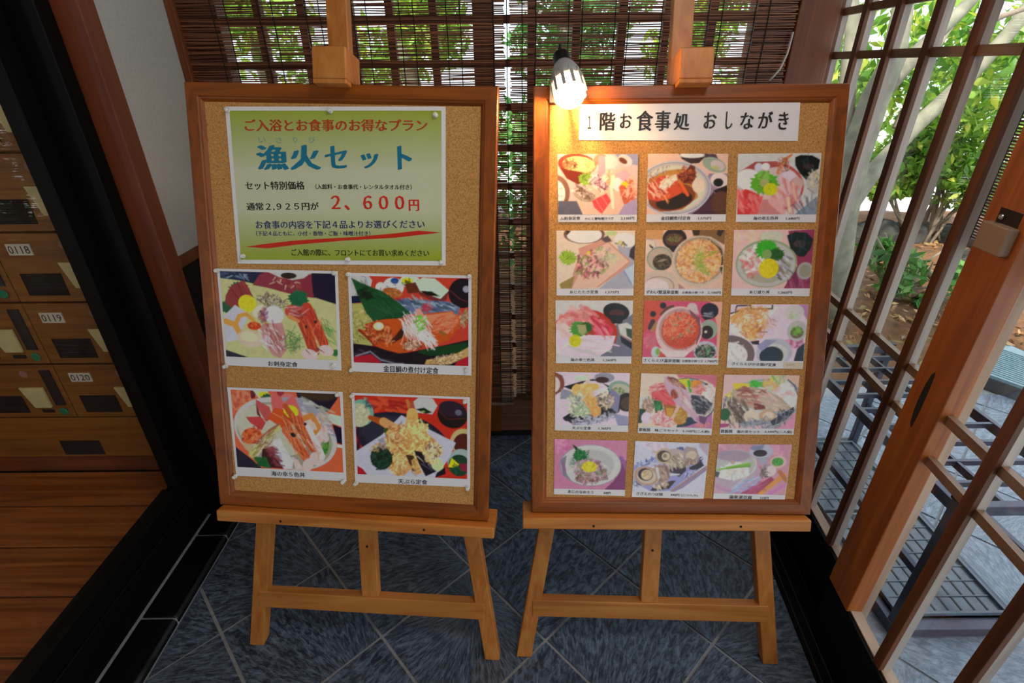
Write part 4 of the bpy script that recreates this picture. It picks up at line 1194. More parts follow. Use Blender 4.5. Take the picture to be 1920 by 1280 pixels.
('R', 1270, 555, 4.83, [(425, 712), (1108, 718), (1052, 1255), (383, 1250)], [(425, 712), (1108, 718), (1055, 1200), (386, 1195)], 'dbb', '''
p dba 980,718 1108,718 1100,860
p d9b 950,1160 1080,1000 1055,1200 860,1200
e 770 960 370 225 -8 bbb
o 770 960 350 210 -8 99a 10
e 760 970 330 190 -8 ccc
p dc4 500,790 650,790 650,840 520,860
p dc6 430,900 500,850 520,920 450,930
l 700 800 55 5b4
p 6b5 740,780 800,770 790,830 740,820
n 870 800 90 50 0 db6,ea7,cc5 50 40 20
n 920 770 60 40 0 6b5,dcb 26 60 12 80
p dbb 860,850 960,790 1040,830 1070,960 960,960
n 990 900 80 110 0 eee,dcc,ebb 50 60 30
e 1010 960 60 60 0 ddd
b 346 12 8 1000,760 1060,810 1090,900
p ba9 480,880 560,840 680,820 800,850 940,920 1040,1020 900,1050 740,1030 600,1000 520,940
n 680 880 140 50 5 b76,dcb,955 50 60 16 10
n 860 960 130 60 20 dbb,cba 26 90 20 15
p 844 690,960 790,990 800,1020 700,1030
n 650 950 90 40 10 c98,a76 20 80 10 10
n 490 1040 70 130 -10 544,cba,766,dcb 90 60 14 80
n 580 1050 70 110 -10 433,a98,655,876 80 60 14 60
e 430 1070 50 60 0 364
p a58 390,1150 480,1150 460,1180 388,1190
e 670 1085 70 58 0 dcb
e 815 1080 78 56 0 ca8
e 825 1080 50 36 0 dcb
n 760 1160 190 40 0 99a,778,aab 60 60 14
p 445 840,1130 1050,1000 1060,1050 960,1140 860,1170
n 950 1090 90 50 -40 889,334 26 60 14
b 9aa 10 10 840,1190 990,1120 1070,1030''',
 [('鉄板焼', 393, 1222, 500, 1224, 32), ('海の幸セット', 538, 1226, 748, 1228, 28), ('2,100円(二人前)', 790, 1228, 1038, 1232, 28)], 'small photo of a grilled fish with scallops on a plate, fourth row right'),
('R', 1020, 810, 7.68, [(152, 100), (1197, 123), (1162, 918), (143, 893)], [(152, 100), (1197, 123), (1166, 830), (145, 810)], 'c8a', '''
n 250 200 100 80 0 d9b,c7a 26 120 50
p 847 1080,360 1190,420 1166,830 860,830 1000,700 1090,560
p 96a 1080,350 1130,350 1180,440 1170,560
e 670 480 445 330 0 a9a
e 675 478 430 318 0 ccc
s 680 470 330 240 0 bbb 30
p 889 240,400 330,330 300,560 400,700 280,620
p 979 250,430 300,420 330,600 280,560
s 640 560 300 170 0 ccc 20
p 242 410,175 470,210 560,300 600,330 480,400 460,270
l 520 340 110 264
n 540 330 100 70 0 4a5,264,163 40 60 18
n 420 450 30 60 0 586 14 60 8
p a89 440,430 680,380 820,420 880,560 930,680 760,700 640,690 600,760 470,700 500,560
n 670 560 210 140 10 cab,867,dbc,8a7,b89 230 60 26
n 620 680 160 50 5 976,cab,754 60 50 20
n 860 560 40 110 -20 765 16 60 12 60
s 655 500 110 85 0 dc3 6
n 655 500 95 70 0 ed5,cb2 20 40 20''',
 [('あじのなめろう', 345, 853, 710, 868, 44), ('840円', 860, 874, 958, 880, 38)], 'small photo of minced raw fish in a white bowl on pink cloth, bottom row left'),
('R', 1180, 820, 10.67, [(120, 70), (1600, 120), (1485, 1235), (50, 1185)], [(120, 70), (1600, 120), (1500, 1100), (60, 1070)], 'ccd', '''
n 500 180 300 80 0 dcd,cbc 20 200 60
p bab 1400,100 1600,120 1560,380 1400,200
p 99c 90,560 540,390 1040,210 1180,260 1500,560 820,1060 450,1070 300,1000 90,900
n 700 600 640 220 -28 ccd,bbc 40 200 40 -28
n 300 500 200 60 -25 349,bcd 20 60 30
n 1020 230 50 30 0 348 10 50 30
n 1200 750 160 60 -30 348,ccd 20 60 22
n 160 900 80 110 50 236,99b 24 70 22 50
p 98a 820,1075 1540,580 1540,660 1080,1000 900,1080
p a88 820,1060 1540,560 1540,600 860,1075
e 960 430 270 210 30 baa
n 1000 480 170 140 30 dcb,a98,876 110 80 22 45
p 434 760,590 900,560 1000,540 1130,520 1140,660 1000,790 880,720 800,680
n 930 570 180 50 -10 ba9,876,ccb 40 70 30 70
s 700 390 150 140 30 543 6
o 700 370 150 150 30 ba8 30
s 740 380 85 90 0 cba 8
s 720 370 40 45 0 986 8
b ba8 30 16 510,290 600,300
b cb9 34 24 740,520 890,525
e 1240 400 160 150 0 a99
p a99 1080,250 1150,180 1340,220 1400,400 1450,520 1350,560 1150,500 1100,380
s 1240 360 110 100 -10 cba 10
n 1280 530 160 70 20 a87,cba,765 60 60 22 60
p 334 1200,600 1440,480 1490,560 1350,650 1200,640
n 1420 450 40 60 0 336 14 50 20
p 433 430,1050 520,940 700,900 860,860 940,860 800,1020 480,1065
n 640 960 150 50 -15 edc,a98,ba9 30 60 40 70
e 640 720 190 180 30 a88
n 640 720 170 170 30 cba,976,b98,866 170 80 20 45
e 350 770 270 200 20 cba
o 350 770 225 185 20 b98 44
s 330 740 155 135 20 323 6
s 355 745 115 115 0 cb9 8
n 350 740 80 70 0 dca,b97 26 50 26
b ccc 60 50 560,620 600,800
b 867 40 30 740,580 800,800
b ccd 60 30 850,740 1000,740''',
 [('さざえのつぼ焼', 145, 1118, 670, 1138, 62), ('840円', 830, 1146, 1000, 1152, 48), ('(二つ入り)', 1040, 1155, 1365, 1165, 52)], 'small photo of turban shells on a patterned dish, bottom row middle'),
('R', 1250, 810, 7.68, [(745, 170), (1805, 180), (1697, 1000), (668, 968)], [(745, 170), (1805, 180), (1702, 905), (675, 878)], 'c9a', '''
n 900 200 150 30 0 cab,d9b 16 120 20
n 1560 250 140 90 0 d9b,dab 20 120 50
p cab 675,700 1200,640 1200,870 675,878
e 980 640 370 260 0 b9b
e 980 600 365 270 0 c9b
e 960 560 360 280 0 bab
n 1120 760 200 80 -30 9bd,b8b,ccd 24 180 30 -35
e 970 470 325 240 0 ccc
e 970 470 305 222 0 bbb
s 960 340 250 90 0 a9a 20
p 555 700,560 770,580 740,650 700,640
p ddd 770,570 900,440 1050,430 1180,520 1180,620 1000,680 900,690 750,650
n 960 570 170 90 0 eee,ccc,dcb 40 90 26
e 950 440 36 24 0 ca9
b 8b5 22 40 720,545 860,520 1000,490 1190,460
b 7a4 20 30 860,525 1030,505 1190,490
b ac7 10 10 850,505 1180,440
e 1360 280 170 130 0 ba b
e 1355 275 170 100 0 bbc
p 88a 1190,240 1230,200 1400,180 1380,240 1250,270
s 1340 305 100 55 0 323 6
p aab 1290,370 1450,360 1430,460 1340,470
e 1600 430 115 95 0 dbb
e 1590 430 95 75 0 cba
s 1590 430 85 66 0 5a4 5
n 1590 430 75 56 0 7b5,374 50 20 12
e 1450 560 110 100 20 a9a
e 1490 560 80 85 0 dcc
n 1400 590 60 80 0 876,554 24 60 16
p a46 1040,880 1300,760 1500,640 1560,700 1300,880
b d95 60 80 1340,880 1680,620
b b74 60 60 1620,570 1720,700
b c8b 50 60 1480,880 1700,760
n 1300 790 180 50 -30 a57,b68 26 120 20 -30'''.replace('ba b', 'bab'),
 [('温泉湯豆腐', 900, 930, 1228, 940, 50), ('525円', 1345, 946, 1465, 950, 40)], 'small photo of white tofu in a bowl with a green stalk, bottom row right'),
]
for i, (key, ox, oy, s, pq, iq, bgc, prog, caps, label) in enumerate(PHOTOS):
    big = key == 'L'; o = paper('dish_photo', key, PX(ox, oy, s, pq), label, 'photo', 'large dish photos on the left board' if big else 'small dish photos on the right board')
    W_, H_ = (200, 150) if big else (128, 96)
    Hm = homog(iq, [(0, 0), (1, 0), (1, 1), (0, 1)])
    P = Painter(W_, H_, Hm, bgc, W_/np.hypot(iq[1][0]-iq[0][0], iq[1][1]-iq[0][1]), i)
    img = P.run(prog)**1.12*(1.62 if big else 1.32); img = np.clip(img, .004, .92)
    grid_mesh('printed_photo', BD[key], [BD[key].uv(ox+x/s, oy+y/s, PN) for x, y in iq], PN+.0003, img, M_vcol, o)
    its = [(t, ox+xl/s, oy+yl/s, ox+xr/s, oy+yr/s, h/s) for t, xl, yl, xr, yr, h in caps]
    put_text(o, key, its, '223', 'printed_caption', PN+.0004, .02)
    if '価' in label or 'sticker' in label:
        fr = BD[key]; q = [fr.uv(1270+x/4.83, 555+y/4.83, PN) for x, y in ((960, 595), (1128, 600), (1125, 655), (958, 652))]
        b = B(); vs = [fr.p(u, PN+.0002, v) for u, v in q]+[fr.p(u, PN+.0006, v) for u, v in q]; b.hexa([vs[3], vs[2], vs[1], vs[0], vs[7], vs[6], vs[5], vs[4]])
        mk('price_sticker', b, plain('cream_sticker', 'e0d6c2', .5), o)
        put_text(o, key, [('840円', 1270+985/4.83, 555+622/4.83, 1270+1060/4.83, 555+624/4.83, 4.5)], 'a98', 'printed_price', PN+.0009)

# ---------------------------------------------------------------- green set-menu poster
CP = lambda x, y: (400+x/4.128, 190+y/4.128)
po = paper('menu_poster', 'L', [CP(90, 40), CP(1798, 40), CP(1798, 1270), CP(190, 1255)], 'green poster with red, blue and black lettering at the top of the left board', 'poster')
W_, H_ = 90, 64; yy_, xx_ = np.mgrid[0:H_, 0:W_]; t = yy_/(H_-1.); s_ = xx_/(W_-1.)
edge = np.clip(np.maximum(1-t/.38, (t-.66)/.30), 0, 1)**.8*.9+.12*np.clip(np.abs(s_-.5)*2-.75, 0, 1)*4*.25
edge = np.clip(edge, 0, 1)[..., None]
img = (1-edge)*np.array(lin('a6aa90'))+edge*np.array(lin('7e8a0a')); img = img*1.62
qi = [BD['L'].uv(*CP(x, y), PN) for x, y in ((125, 72), (1765, 72), (1770, 1235), (215, 1225))]
grid_mesh('printed_ground', BD['L'], qi, PN+.0003, img, M_vcol, po)
def T(items, col, bold=0., nm='printed_text'):
    return put_text(po, 'L', [(a, *CP(x0, y0), *CP(x1, y1), h/4.128) for a, x0, y0, x1, y1, h in items], col, nm, PN+.0007, bold)
T([('ご入浴とお食事のお得なプラン', 245, 185, 1655, 185, 92)], 'b3421a', .035)
T([('い', 350, 300, 405, 300, 42), ('さ', 485, 300, 530, 300, 46), ('り', 617, 298, 650, 298, 46), ('び', 738, 298, 790, 298, 46)], '6f9c92')
T([('漁', 342, 435, 570, 435, 190), ('火', 600, 435, 820, 435, 190), ('セ', 870, 432, 1030, 432, 170), ('ッ', 1148, 460, 1272, 460, 115), ('ト', 1432, 437, 1530, 437, 180)], '0f7596', .045)
T([('セット特別価格', 248, 652, 705, 650, 64), ('（入館料・お食事代・レンタルタオル付き）', 790, 660, 1535, 664, 40), ('通常２,９２５円が', 258, 815, 815, 812, 62)], '15150f', .025)
T([('２、６００', 915, 785, 1475, 787, 112), ('円', 1515, 805, 1590, 805, 86)], 'd62a18', .035)
T([('お食事の内容を下記４品よりお選びください', 328, 955, 1635, 950, 62), ('（下記４品ともに、小付・香物・ご飯・味噌汁付き）', 330, 1022, 1215, 1022, 38)], '20306f', .022)
T([('ご入館の際に、フロントにてお買い求めください', 605, 1168, 1668, 1175, 52)], '14140c', .02)
sw = [(250, 1125), (420, 1137), (650, 1108), (1000, 1078), (1400, 1055), (1765, 1015), (1590, 1000), (1400, 1022), (1100, 1050), (800, 1065), (600, 1080), (400, 1103)]
sp = [BD['L'].uv(*CP(x, y), PN) for x, y in sw]
mk('printed_swoosh', B().add([BD['L'].p(u, PN+.0008, v) for u, v in sp], [tuple(range(len(sp)))]), ink('d02a12'), po, fixn=False)
# header strip on the right board
HPX = lambda x, y: (1000+x/3.4286, 160+y/3.4286)
hd = paper('header_strip', 'R', [HPX(300, 100), HPX(1718, 95), HPX(1700, 358), HPX(293, 352)], 'long white paper strip with black brush lettering at the top of the right board', 'sign')
put_text(hd, 'R', [(c, *HPX(a, y), *HPX(b, y), h/3.4286) for c, a, b, y, h in (('１', 350, 372, 238, 82), ('階', 430, 525, 232, 115), ('お', 558, 632, 228, 96), ('食', 665, 768, 228, 128), ('事', 785, 880, 228, 128), ('処', 905, 1002, 232, 110), ('お', 1098, 1176, 225, 104), ('し', 1238, 1280, 225, 112), ('な', 1333, 1415, 228, 105), ('が', 1448, 1537, 222, 108), ('き', 1578, 1638, 228, 112))], '1a1512', 'printed_lettering', PN+.0008, .03)

# ---------------------------------------------------------------- push pins
M_pin = bpy.data.materials.new('clear_plastic'); M_pin.use_nodes = True; b_ = M_pin.node_tree.nodes['Principled BSDF']
b_.inputs['Base Color'].default_value = (1, 1, .97, 1); b_.inputs['Roughness'].default_value = .08; b_.inputs['Transmission Weight'].default_value = .4; b_.inputs['IOR'].default_value = 1.4
def pin(px, py, label, r=.0052):
    fr = BD['L']; u, v = fr.uv(px, py, PN); p = fr.p(u, PN+.0006, v)
    e = empty('push_pin', p, label, 'push pin', 'clear push pins on the left board')
    N = -fr.M[:, 1]
    mk('pin_base', B().lathe([(r*.92, 0), (r, .0008), (r*.9, .002), (r*.45, .0026)], p, N, 16), M_pin, e, smooth=True)
    mk('pin_head', B().lathe([(r*.45, .0024), (r*.42, .0055), (r*.75, .0068), (r*.78, .008), (r*.5, .0088)], p, N, 16), M_pin, e, smooth=True)
POS = {'the top left corner': 0, }
for px, py, wh in ((428, 207, 'top left corner of the green poster'), (620, 208, 'middle of the top edge of the green poster'), (817, 216, 'top right corner of the green poster'),
                   (457, 480, 'bottom left corner of the green poster'), (653, 486, 'middle of the bottom edge of the green poster'), (828, 492, 'bottom right corner of the green poster'),
                   (408, 507, 'top left corner of the sashimi platter photo'), (628, 512, 'top right corner of the sashimi platter photo'), (424, 686, 'bottom left corner of the sashimi platter photo'), (626, 685, 'bottom right corner of the sashimi platter photo'),
                   (654, 514, 'top left corner of the simmered fish photo'), (880, 518, 'top right corner of the simmered fish photo'), (660, 693, 'bottom left corner of the simmered fish photo'), (875, 693, 'bottom right corner of the simmered fish photo'),
                   (634, 739, 'top right corner of the seafood bowl photo'), (442, 892, 'bottom left corner of the seafood bowl photo'), (644, 902, 'bottom right corner of the seafood bowl photo'),
                   (661, 741, 'top left corner of the tempura photo'), (872, 752, 'top right corner of the tempura photo'), (668, 905, 'bottom left corner of the tempura photo'), (877, 914, 'bottom right corner of the tempura photo')):
    pin(px, py, 'clear plastic push pin at the '+wh)
# ================================================================ LAMP
def lit_bulb():            # frosted globe: glows itself and lets the light of the diodes inside through
    m = bpy.data.materials.new('lit_bulb'); m.use_nodes = True; n = m.node_tree.nodes; l = m.node_tree.links; n.clear()
    o = n.new('ShaderNodeOutputMaterial'); a = n.new('ShaderNodeAddShader'); t = n.new('ShaderNodeBsdfTransparent'); e = n.new('ShaderNodeEmission')
    t.inputs[0].default_value = (.9, .9, .9, 1); e.inputs[0].default_value = (1, .62, .28, 1); e.inputs[1].default_value = 9
    l.new(t.outputs[0], a.inputs[0]); l.new(e.outputs[0], a.inputs[1]); l.new(a.outputs[0], o.inputs[0]); return m
lp = BD['R']; N = -lp.M[:, 1]; ub, vb = lp.uv(1068, 172, .062)
gc = np.array(lp.p(ub, .062, vb)); uh, vh = lp.uv(1052, 105, .02); hc = np.array(lp.p(uh, .02, vh)); ax = hc-gc; L = np.linalg.norm(ax); ax /= L
la = empty('clip_lamp', lp.p(ub, 0, .887), 'lit bulb in a grey lamp holder clipped to the top of the right board', 'lamp')
glb = mk('glass_bulb', B().lathe([(.0, -.0295)]+[(.0295*sin(a), -.0295*cos(a)) for a in [pi*k/14 for k in range(1, 11)]]+[(.019, .026)], gc, ax, 28), lit_bulb(), la, smooth=True)
core = bpy.data.lights.new('bulb_diodes', 'POINT'); core.energy = 3.2; core.color = (1, .55, .20); core.shadow_soft_size = .006
co = bpy.data.objects.new('bulb_diodes', core); COL.objects.link(co); co.parent = la; co.location = Vector(gc+ax*.010)-la.location
hs = mk('heat_sink', B().lathe([(.020, .024), (.0285, .022), (.0285, .034), (.026, .046), (.022, .056), (.0165, .066)], gc, ax, 28), plain('grey_lamp_housing', 'a0a0a2', .5, .0), la, smooth=True)
a1 = Vector(ax).orthogonal().normalized(); a2 = Vector(ax).cross(a1)
for k in range(11):
    t = 2*pi*k/11; d = np.array(a1*cos(t)+a2*sin(t)); sd = np.array(a2*cos(t)-a1*sin(t))*.0032
    P = [gc+ax*h+d*r+sg*sd for h, r0, r1 in ((-.008, .0300, .0318), (.034, .0275, .0300)) for r, sg in ((r0, 1), (r0, -1), (r1, -1), (r1, 1))]
    mk('cooling_fin', B().hexa(P), bpy.data.materials['grey_lamp_housing'], hs)
mk('socket', B().lathe([(.0145, .062), (.0165, .066), (.0165, .088), (.013, .092)], gc, ax, 24), M_black, la, smooth=False, bevel=.001)
sk = gc+ax*.088
cl0 = np.array(lp.p(ub-.005, -.005, .889))
mk('stem', B().tube([sk, (sk+cl0)/2+N*.0+np.array([0, .012, .012]), lp.p(ub-.008, -.040, .915), lp.p(ub-.008, -.040, .895)], .004, 8), M_black, la, smooth=True)
mk('clip', B().fbox(lp, ub-.030, ub+.012, -.047, .004, .8875, .893).fbox(lp, ub-.030, ub+.012, -.047, -.030, .860, .8875).fbox(lp, ub-.034, ub-.018, .0008, .004, .855, .8875), plain('white_clip', 'c9c2b2', .5), la, bevel=.001)
mk('power_cord', B().tube([sk, sk+np.array([0, .03, .02]), sk+np.array([-.01, .09, -.05]), np.array([.05, 1.25, 1.0]), np.array([.06, 1.3, .5]), np.array([.10, 1.35, .006]), np.array([.3, 1.5, .006])], .0025, 6), M_black, la, smooth=True)

# ================================================================ BAMBOO BLINDS
def blind(name, label, xl, xr, z0, z1, gl, gr, cords):
    Yb = 1.60; e = empty(name, ((xl+xr)/2, Yb, z1), label, 'blind', 'bamboo blinds in front of the lattice window')
    rr = random.Random(len(label)); b = B(); z = z0+.012; n = 0
    seg = 15
    while z < z1:
        h = rr.uniform(.0027, .0042); a0 = xl+gl*(z-z0); a1 = xr+gr*(z-z0)
        vs = []; ph1, ph2 = rr.uniform(0, 6), rr.uniform(0, 6)
        for k in range(seg+1):
            t = k/seg; x = a0+(a1-a0)*t+(rr.uniform(-.003, .003) if k in (0, seg) else 0); j = .0011*sin(ph1+t*9)+.0007*sin(ph2+t*23); y = Yb+.0008*sin(ph2+t*11)
            hh = h*(.8+.35*rr.random())/2
            vs += [(x, y-.0012, z+j-hh), (x, y-.0012, z+j+hh), (x, y+.0012, z+j+hh*.8), (x, y+.0012, z+j-hh*.8)]
        fs = [(0, 1, 2, 3), (seg*4+3, seg*4+2, seg*4+1, seg*4)]
        for k in range(seg):
            for q in range(4): fs.append((k*4+q, k*4+(q+1) % 4, k*4+4+(q+1) % 4, k*4+4+q))
        b.add(vs, fs); z += rr.uniform(.0046, .0060)
    mk('slats', b, M_reed, e, kind='stuff', fixn=False)
    for c in cords:
        sh = gl*.0
        mk('cord', B().tube([(c+(.0008*sin(i*2.1)), Yb-.003, z0+.01+(z1-z0)*i/30) for i in range(31)], .0013, 5), M_cord, e, smooth=True)
    mk('bottom_rod', B().tube([(xl-.002, Yb-.002, z0+.008), (xl+.3, Yb-.002, z0+.006), (xr, Yb-.002, z0+.008)], [.008, .009, .008], 10), M_rod, e, smooth=True)
    mk('head_rail', B().box(xl, xr+max(gr*(z1-z0), 0), Yb-.012, Yb+.012, z1, z1+.025), M_rod, e, bevel=.002)
    return e
def cords(x0, x1, p, d):
    out = []; x = x0
    while x < x1: out += [x, x+d]; x += p
    return out
blind('bamboo_blind', 'left brown bamboo blind behind the cork board with the green poster', -.868, .006, .165, 1.80, -.016, -.016, cords(-.78, -.02, .123, .036))
blind('bamboo_blind', 'right brown bamboo blind behind the lamp and the board with small photos', .016, .760, .198, 1.80, -.012, 0.0, cords(.035, .74, .123, .036))
mk('pull_cord', B().tube([onY(1487, 60, 1.59), onY(1476, 100, 1.588), onY(1462, 130, 1.584), onY(1442, 152, 1.58)], .003, 8), plain('pale_cord', 'b7b3aa', .5), [o for o in bpy.data.objects if o.name.startswith('bamboo_blind')][-1], smooth=True)

sL = onW(1868, 300, .12)[0]; zB = onW(1812, 452, .12)[1]
ob = empty('reed_blind', wall(-.1, .12, 2.1), 'brown reed blind hanging outside, behind the orange-brown door stile', 'blind')
b = B(); z = zB+.012; rr = random.Random(4)
while z < 2.1: h = rr.uniform(.0028, .004)/2; b.wbox(-.75, sL, .119, .1215, z-h, z+h); z += rr.uniform(.0050, .0062)
mk('slats', b, M_reed, ob, kind='stuff', fixn=False)
for k in range(8): c = sL-.02-.11*k; mk('cord', B().tube([wall(c, .117, zB), wall(c, .117, 1.5), wall(c, .117, 2.1)], .0013, 5), M_cord, ob, smooth=True)
mk('bottom_rod', B().tube([wall(-.75, .12, zB), wall(sL, .12, zB)], .009, 10), M_rod, ob, smooth=True)
mk('head_rail', B().wbox(-.76, sL+.01, .108, .132, 2.1, 2.13), M_rod, ob)

# ================================================================ UMBRELLA STAND
X0, X1, Y0, Y1, HT = .972, 1.29, .812, 1.53, .45
us = empty('umbrella_stand', ((X0+X1)/2, (Y0+Y1)/2, 0), 'dark steel umbrella stand with a grid top, outside the right lattice doors', 'umbrella stand')
w_ = .011
mk('base_frame', B().box(X0-.01, X1+.01, Y0-.02, Y0+.012, .006, .036).box(X0-.01, X1+.01, Y1-.012, Y1+.02, .006, .036).box(X0-.01, X0+.012, Y0+.012, Y1-.012, .006, .036).box(X1-.012, X1+.01, Y0+.012, Y1-.012, .006, .036), M_steel, us, bevel=.002)
for x in (X0+.004, X1-.004):
    for yv in (Y0+.004, Y1-.004):
        pp = mk('post', B().box(x-w_, x+w_, yv-w_, yv+w_, .0, HT+.004), M_steel, us, bevel=.002)
        mk('post_cap', B().box(x-w_-.003, x+w_+.003, yv-w_-.003, yv+w_+.003, HT+.004, HT+.014), M_black, pp, bevel=.003)
mk('top_frame', B().box(X0, X1, Y0-.008, Y0+.010, HT-.028, HT).box(X0, X1, Y1-.010, Y1+.008, HT-.028, HT).box(X0-.006, X0+.008, Y0+.01, Y1-.01, HT-.028, HT).box(X1-.008, X1+.006, Y0+.01, Y1-.01, HT-.028, HT), M_steel, us, bevel=.0015)
ny = 9; stp = (Y1-Y0)/(ny+1)
for k in range(1, ny+1): mk('grid_bar', B().box(X0+.008, X1-.008, Y0+k*stp-.0045, Y0+k*stp+.0045, HT-.016, HT-.002), M_steel, us)
for k in (1, 2): x = X0+(X1-X0)*k/3; mk('grid_bar', B().box(x-.004, x+.004, Y0+.01, Y1-.01, HT-.022, HT-.003), M_steel, us)
mk('middle_rail', B().box(X0, X0+.012, Y0, Y1, .20, .22).box(X1-.012, X1, Y0, Y1, .20, .22) , M_steel, us)
M_tray = plain('wet_grey_plastic_tray', '5c6672', .18, 0, noise=.2, scale=30)
ym = (Y0+Y1)/2
for a, c in ((Y0+.014, ym-.006), (ym+.006, Y1-.014)):
    tr_ = mk('drip_tray', B().box(X0+.014, X1-.014, a, c, .012, .041).box(X0+.014, X0+.022, a, c, .03, .05).box(X1-.022, X1-.014, a, c, .03, .05).box(X0+.022, X1-.022, a, a+.008, .03, .05).box(X0+.022, X1-.022, c-.008, c, .03, .05), M_tray, us, bevel=.001)
    g = B()
    for k in range(1, 8): x = X0+.022+(X1-X0-.044)*k/8; g.box(x-.0022, x+.0022, a+.008, c-.008, .038, .0425)
    mk('tray_ribs', g, M_blackmat, tr_, kind='stuff')
    g = B()
    for k in range(1, 7): yv = a+.008+(c-a-.016)*k/7; g.box(X0+.022, X1-.022, yv-.0016, yv+.0016, .038, .044)
    mk('tray_ribs', g, M_tray, tr_, kind='stuff')

# ================================================================ GARDEN
def leaves(name, blobs, n, size, m, parent, seed, flat=False):
    r = np.random.RandomState(seed); k = r.randint(0, len(blobs), n); bl = np.array(blobs)[k]
    d = r.randn(n, 3); d /= np.linalg.norm(d, axis=1)[:, None]; rad = r.rand(n, 1)**(.45)
    c = bl[:, :3]+d*rad*bl[:, 3:6]
    a = r.randn(n, 3); 
    if flat: a[:, 2] *= .25
    a /= np.linalg.norm(a, axis=1)[:, None]; b = np.cross(a, r.randn(n, 3)); b /= np.linalg.norm(b, axis=1)[:, None]; nn = np.cross(a, b)
    s = size*(.6+.8*r.rand(n, 1))
    V = np.stack([c-a*s, c-b*s*.42+nn*s*.1, c+a*s, c+b*s*.42+nn*s*.1], 1).reshape(-1, 3)
    if flat: V[:, 2] = np.maximum(V[:, 2], .0)
    V -= np.array(wpos(parent)) if parent else 0
    me = bpy.data.meshes.new(name); I = np.arange(n*4).reshape(n, 4); Fc = np.concatenate([I[:, [0, 1, 2]], I[:, [0, 2, 3]]], 1).reshape(-1, 3)
    me.vertices.add(n*4); me.vertices.foreach_set('co', V.ravel()); me.loops.add(Fc.size); me.loops.foreach_set('vertex_index', Fc.ravel())
    me.polygons.add(len(Fc)); me.polygons.foreach_set('loop_start', np.arange(0, Fc.size, 3)); me.update(calc_edges=True)
    me.materials.append(m); o = bpy.data.objects.new(name, me); COL.objects.link(o); o['kind'] = 'stuff'
    if parent: o.parent = parent
    return o
lt = leaves('fallen_leaves', [(1.0+.35*i, 2.34+.38*j, .06, .4, .4, .04) for i in range(20) for j in range(6)], 9000, .024, M_litter, None, 5, True)
tag(lt, 'brown fallen leaves covering the garden bed behind the umbrella stand', 'leaves')
def trunkpath(pts, rad, m=M_bark): return B().tube([onY(*p) for p in pts], rad, 12)
tA = empty('garden_tree', onY(1560, 560, 2.6)*np.array([1, 1, 0]), 'pale grey tree with thick leaning trunks seen through the right lattice doors', 'tree')
mk('trunk', trunkpath([(1545, 640, 2.6), (1563, 500, 2.6), (1576, 405, 2.6), (1600, 300, 2.6), (1640, 185, 2.62), (1675, 110, 2.65), (1690, 30, 2.7), (1715, -90, 2.8)], [.095, .085, .078, .07, .062, .05, .042, .03]), M_bark, tA, smooth=True)
mk('trunk', trunkpath([(1568, 470, 2.6), (1590, 390, 2.75), (1645, 312, 2.9), (1720, 233, 3.0), (1810, 151, 3.0), (1892, 62, 3.0), (1960, -30, 3.0)], [.05, .045, .042, .04, .038, .034, .03]), M_bark, tA, smooth=True)
mk('trunk', trunkpath([(1640, 190, 2.64), (1720, 98, 2.8), (1800, 22, 2.9), (1860, -40, 3.0)], [.04, .036, .03, .025]), M_bark, tA, smooth=True)
mk('branch', trunkpath([(1600, 320, 2.6), (1585, 200, 2.7), (1600, 60, 2.8), (1590, -60, 2.9)], [.03, .04, .036, .03]), M_bark, tA, smooth=True)
mk('branch', trunkpath([(1680, 240, 2.9), (1720, 165, 2.95), (1735, 120, 3.0), (1790, 40, 3.1)], [.02, .02, .018, .012]), M_bark2, tA, smooth=True)
mk('branch', trunkpath([(1820, 60, 2.7), (1880, 30, 2.7), (1940, 10, 2.7)], [.012, .012, .01]), M_bark2, tA, smooth=True)
mk('root', trunkpath([(1688, 452, 3.1), (1720, 490, 2.95), (1772, 540, 2.8)], [.022, .024, .02]), M_bark2, tA, smooth=True)
mk('root', trunkpath([(1728, 500, 3.0), (1712, 530, 2.95), (1672, 545, 2.9), (1640, 500, 2.9), (1622, 455, 2.95)], [.02, .018, .018, .016, .014]), M_bark2, tA, smooth=True)
mk('root', trunkpath([(1650, 545, 2.85), (1700, 562, 2.8), (1770, 550, 2.8)], [.014, .014, .012]), M_bark2, tA, smooth=True)
def bl(px, py, Yv, r, rz=None): p = onY(px, py, Yv); return (p[0], p[1], p[2], r, r*.8, rz or r)
leaves('foliage', [bl(1600, 150, 3.4, .3), bl(1560, 60, 3.4, .3), bl(1700, 60, 3.6, .35), bl(1780, 120, 3.5, .35), bl(1880, 60, 3.4, .4), bl(1860, 150, 3.6, .3), bl(1660, 180, 3.7, .25), bl(1900, -40, 3.3, .4)], 1700, .045, M_leaf, tA, 11)
def shrub(label, x, yv, stems, blobs, n, m, seed, size=.035, group='garden shrubs behind the doors and window'):
    e = empty('garden_shrub', (x, yv, .0), label, 'shrub', group)
    r = random.Random(seed); b = B()
    for k in range(stems):
        t = r.choice(blobs); p0 = (x+r.uniform(-.12, .12), yv+r.uniform(-.1, .1), .0); p2 = (t[0]+r.uniform(-.2, .2), t[1], t[2]+r.uniform(-.1, .2)); p1 = ((p0[0]+p2[0])/2+r.uniform(-.1, .1), (p0[1]+p2[1])/2, p2[2]*.55)
        b.tube([p0, p1, p2], [.014, .010, .005], 6)
    mk('stems', b, M_bark2, e, smooth=True, kind='stuff'); leaves('foliage', blobs, n, size, m, e, seed)
    return e
p_ = onY(1790, 330, 3.9)
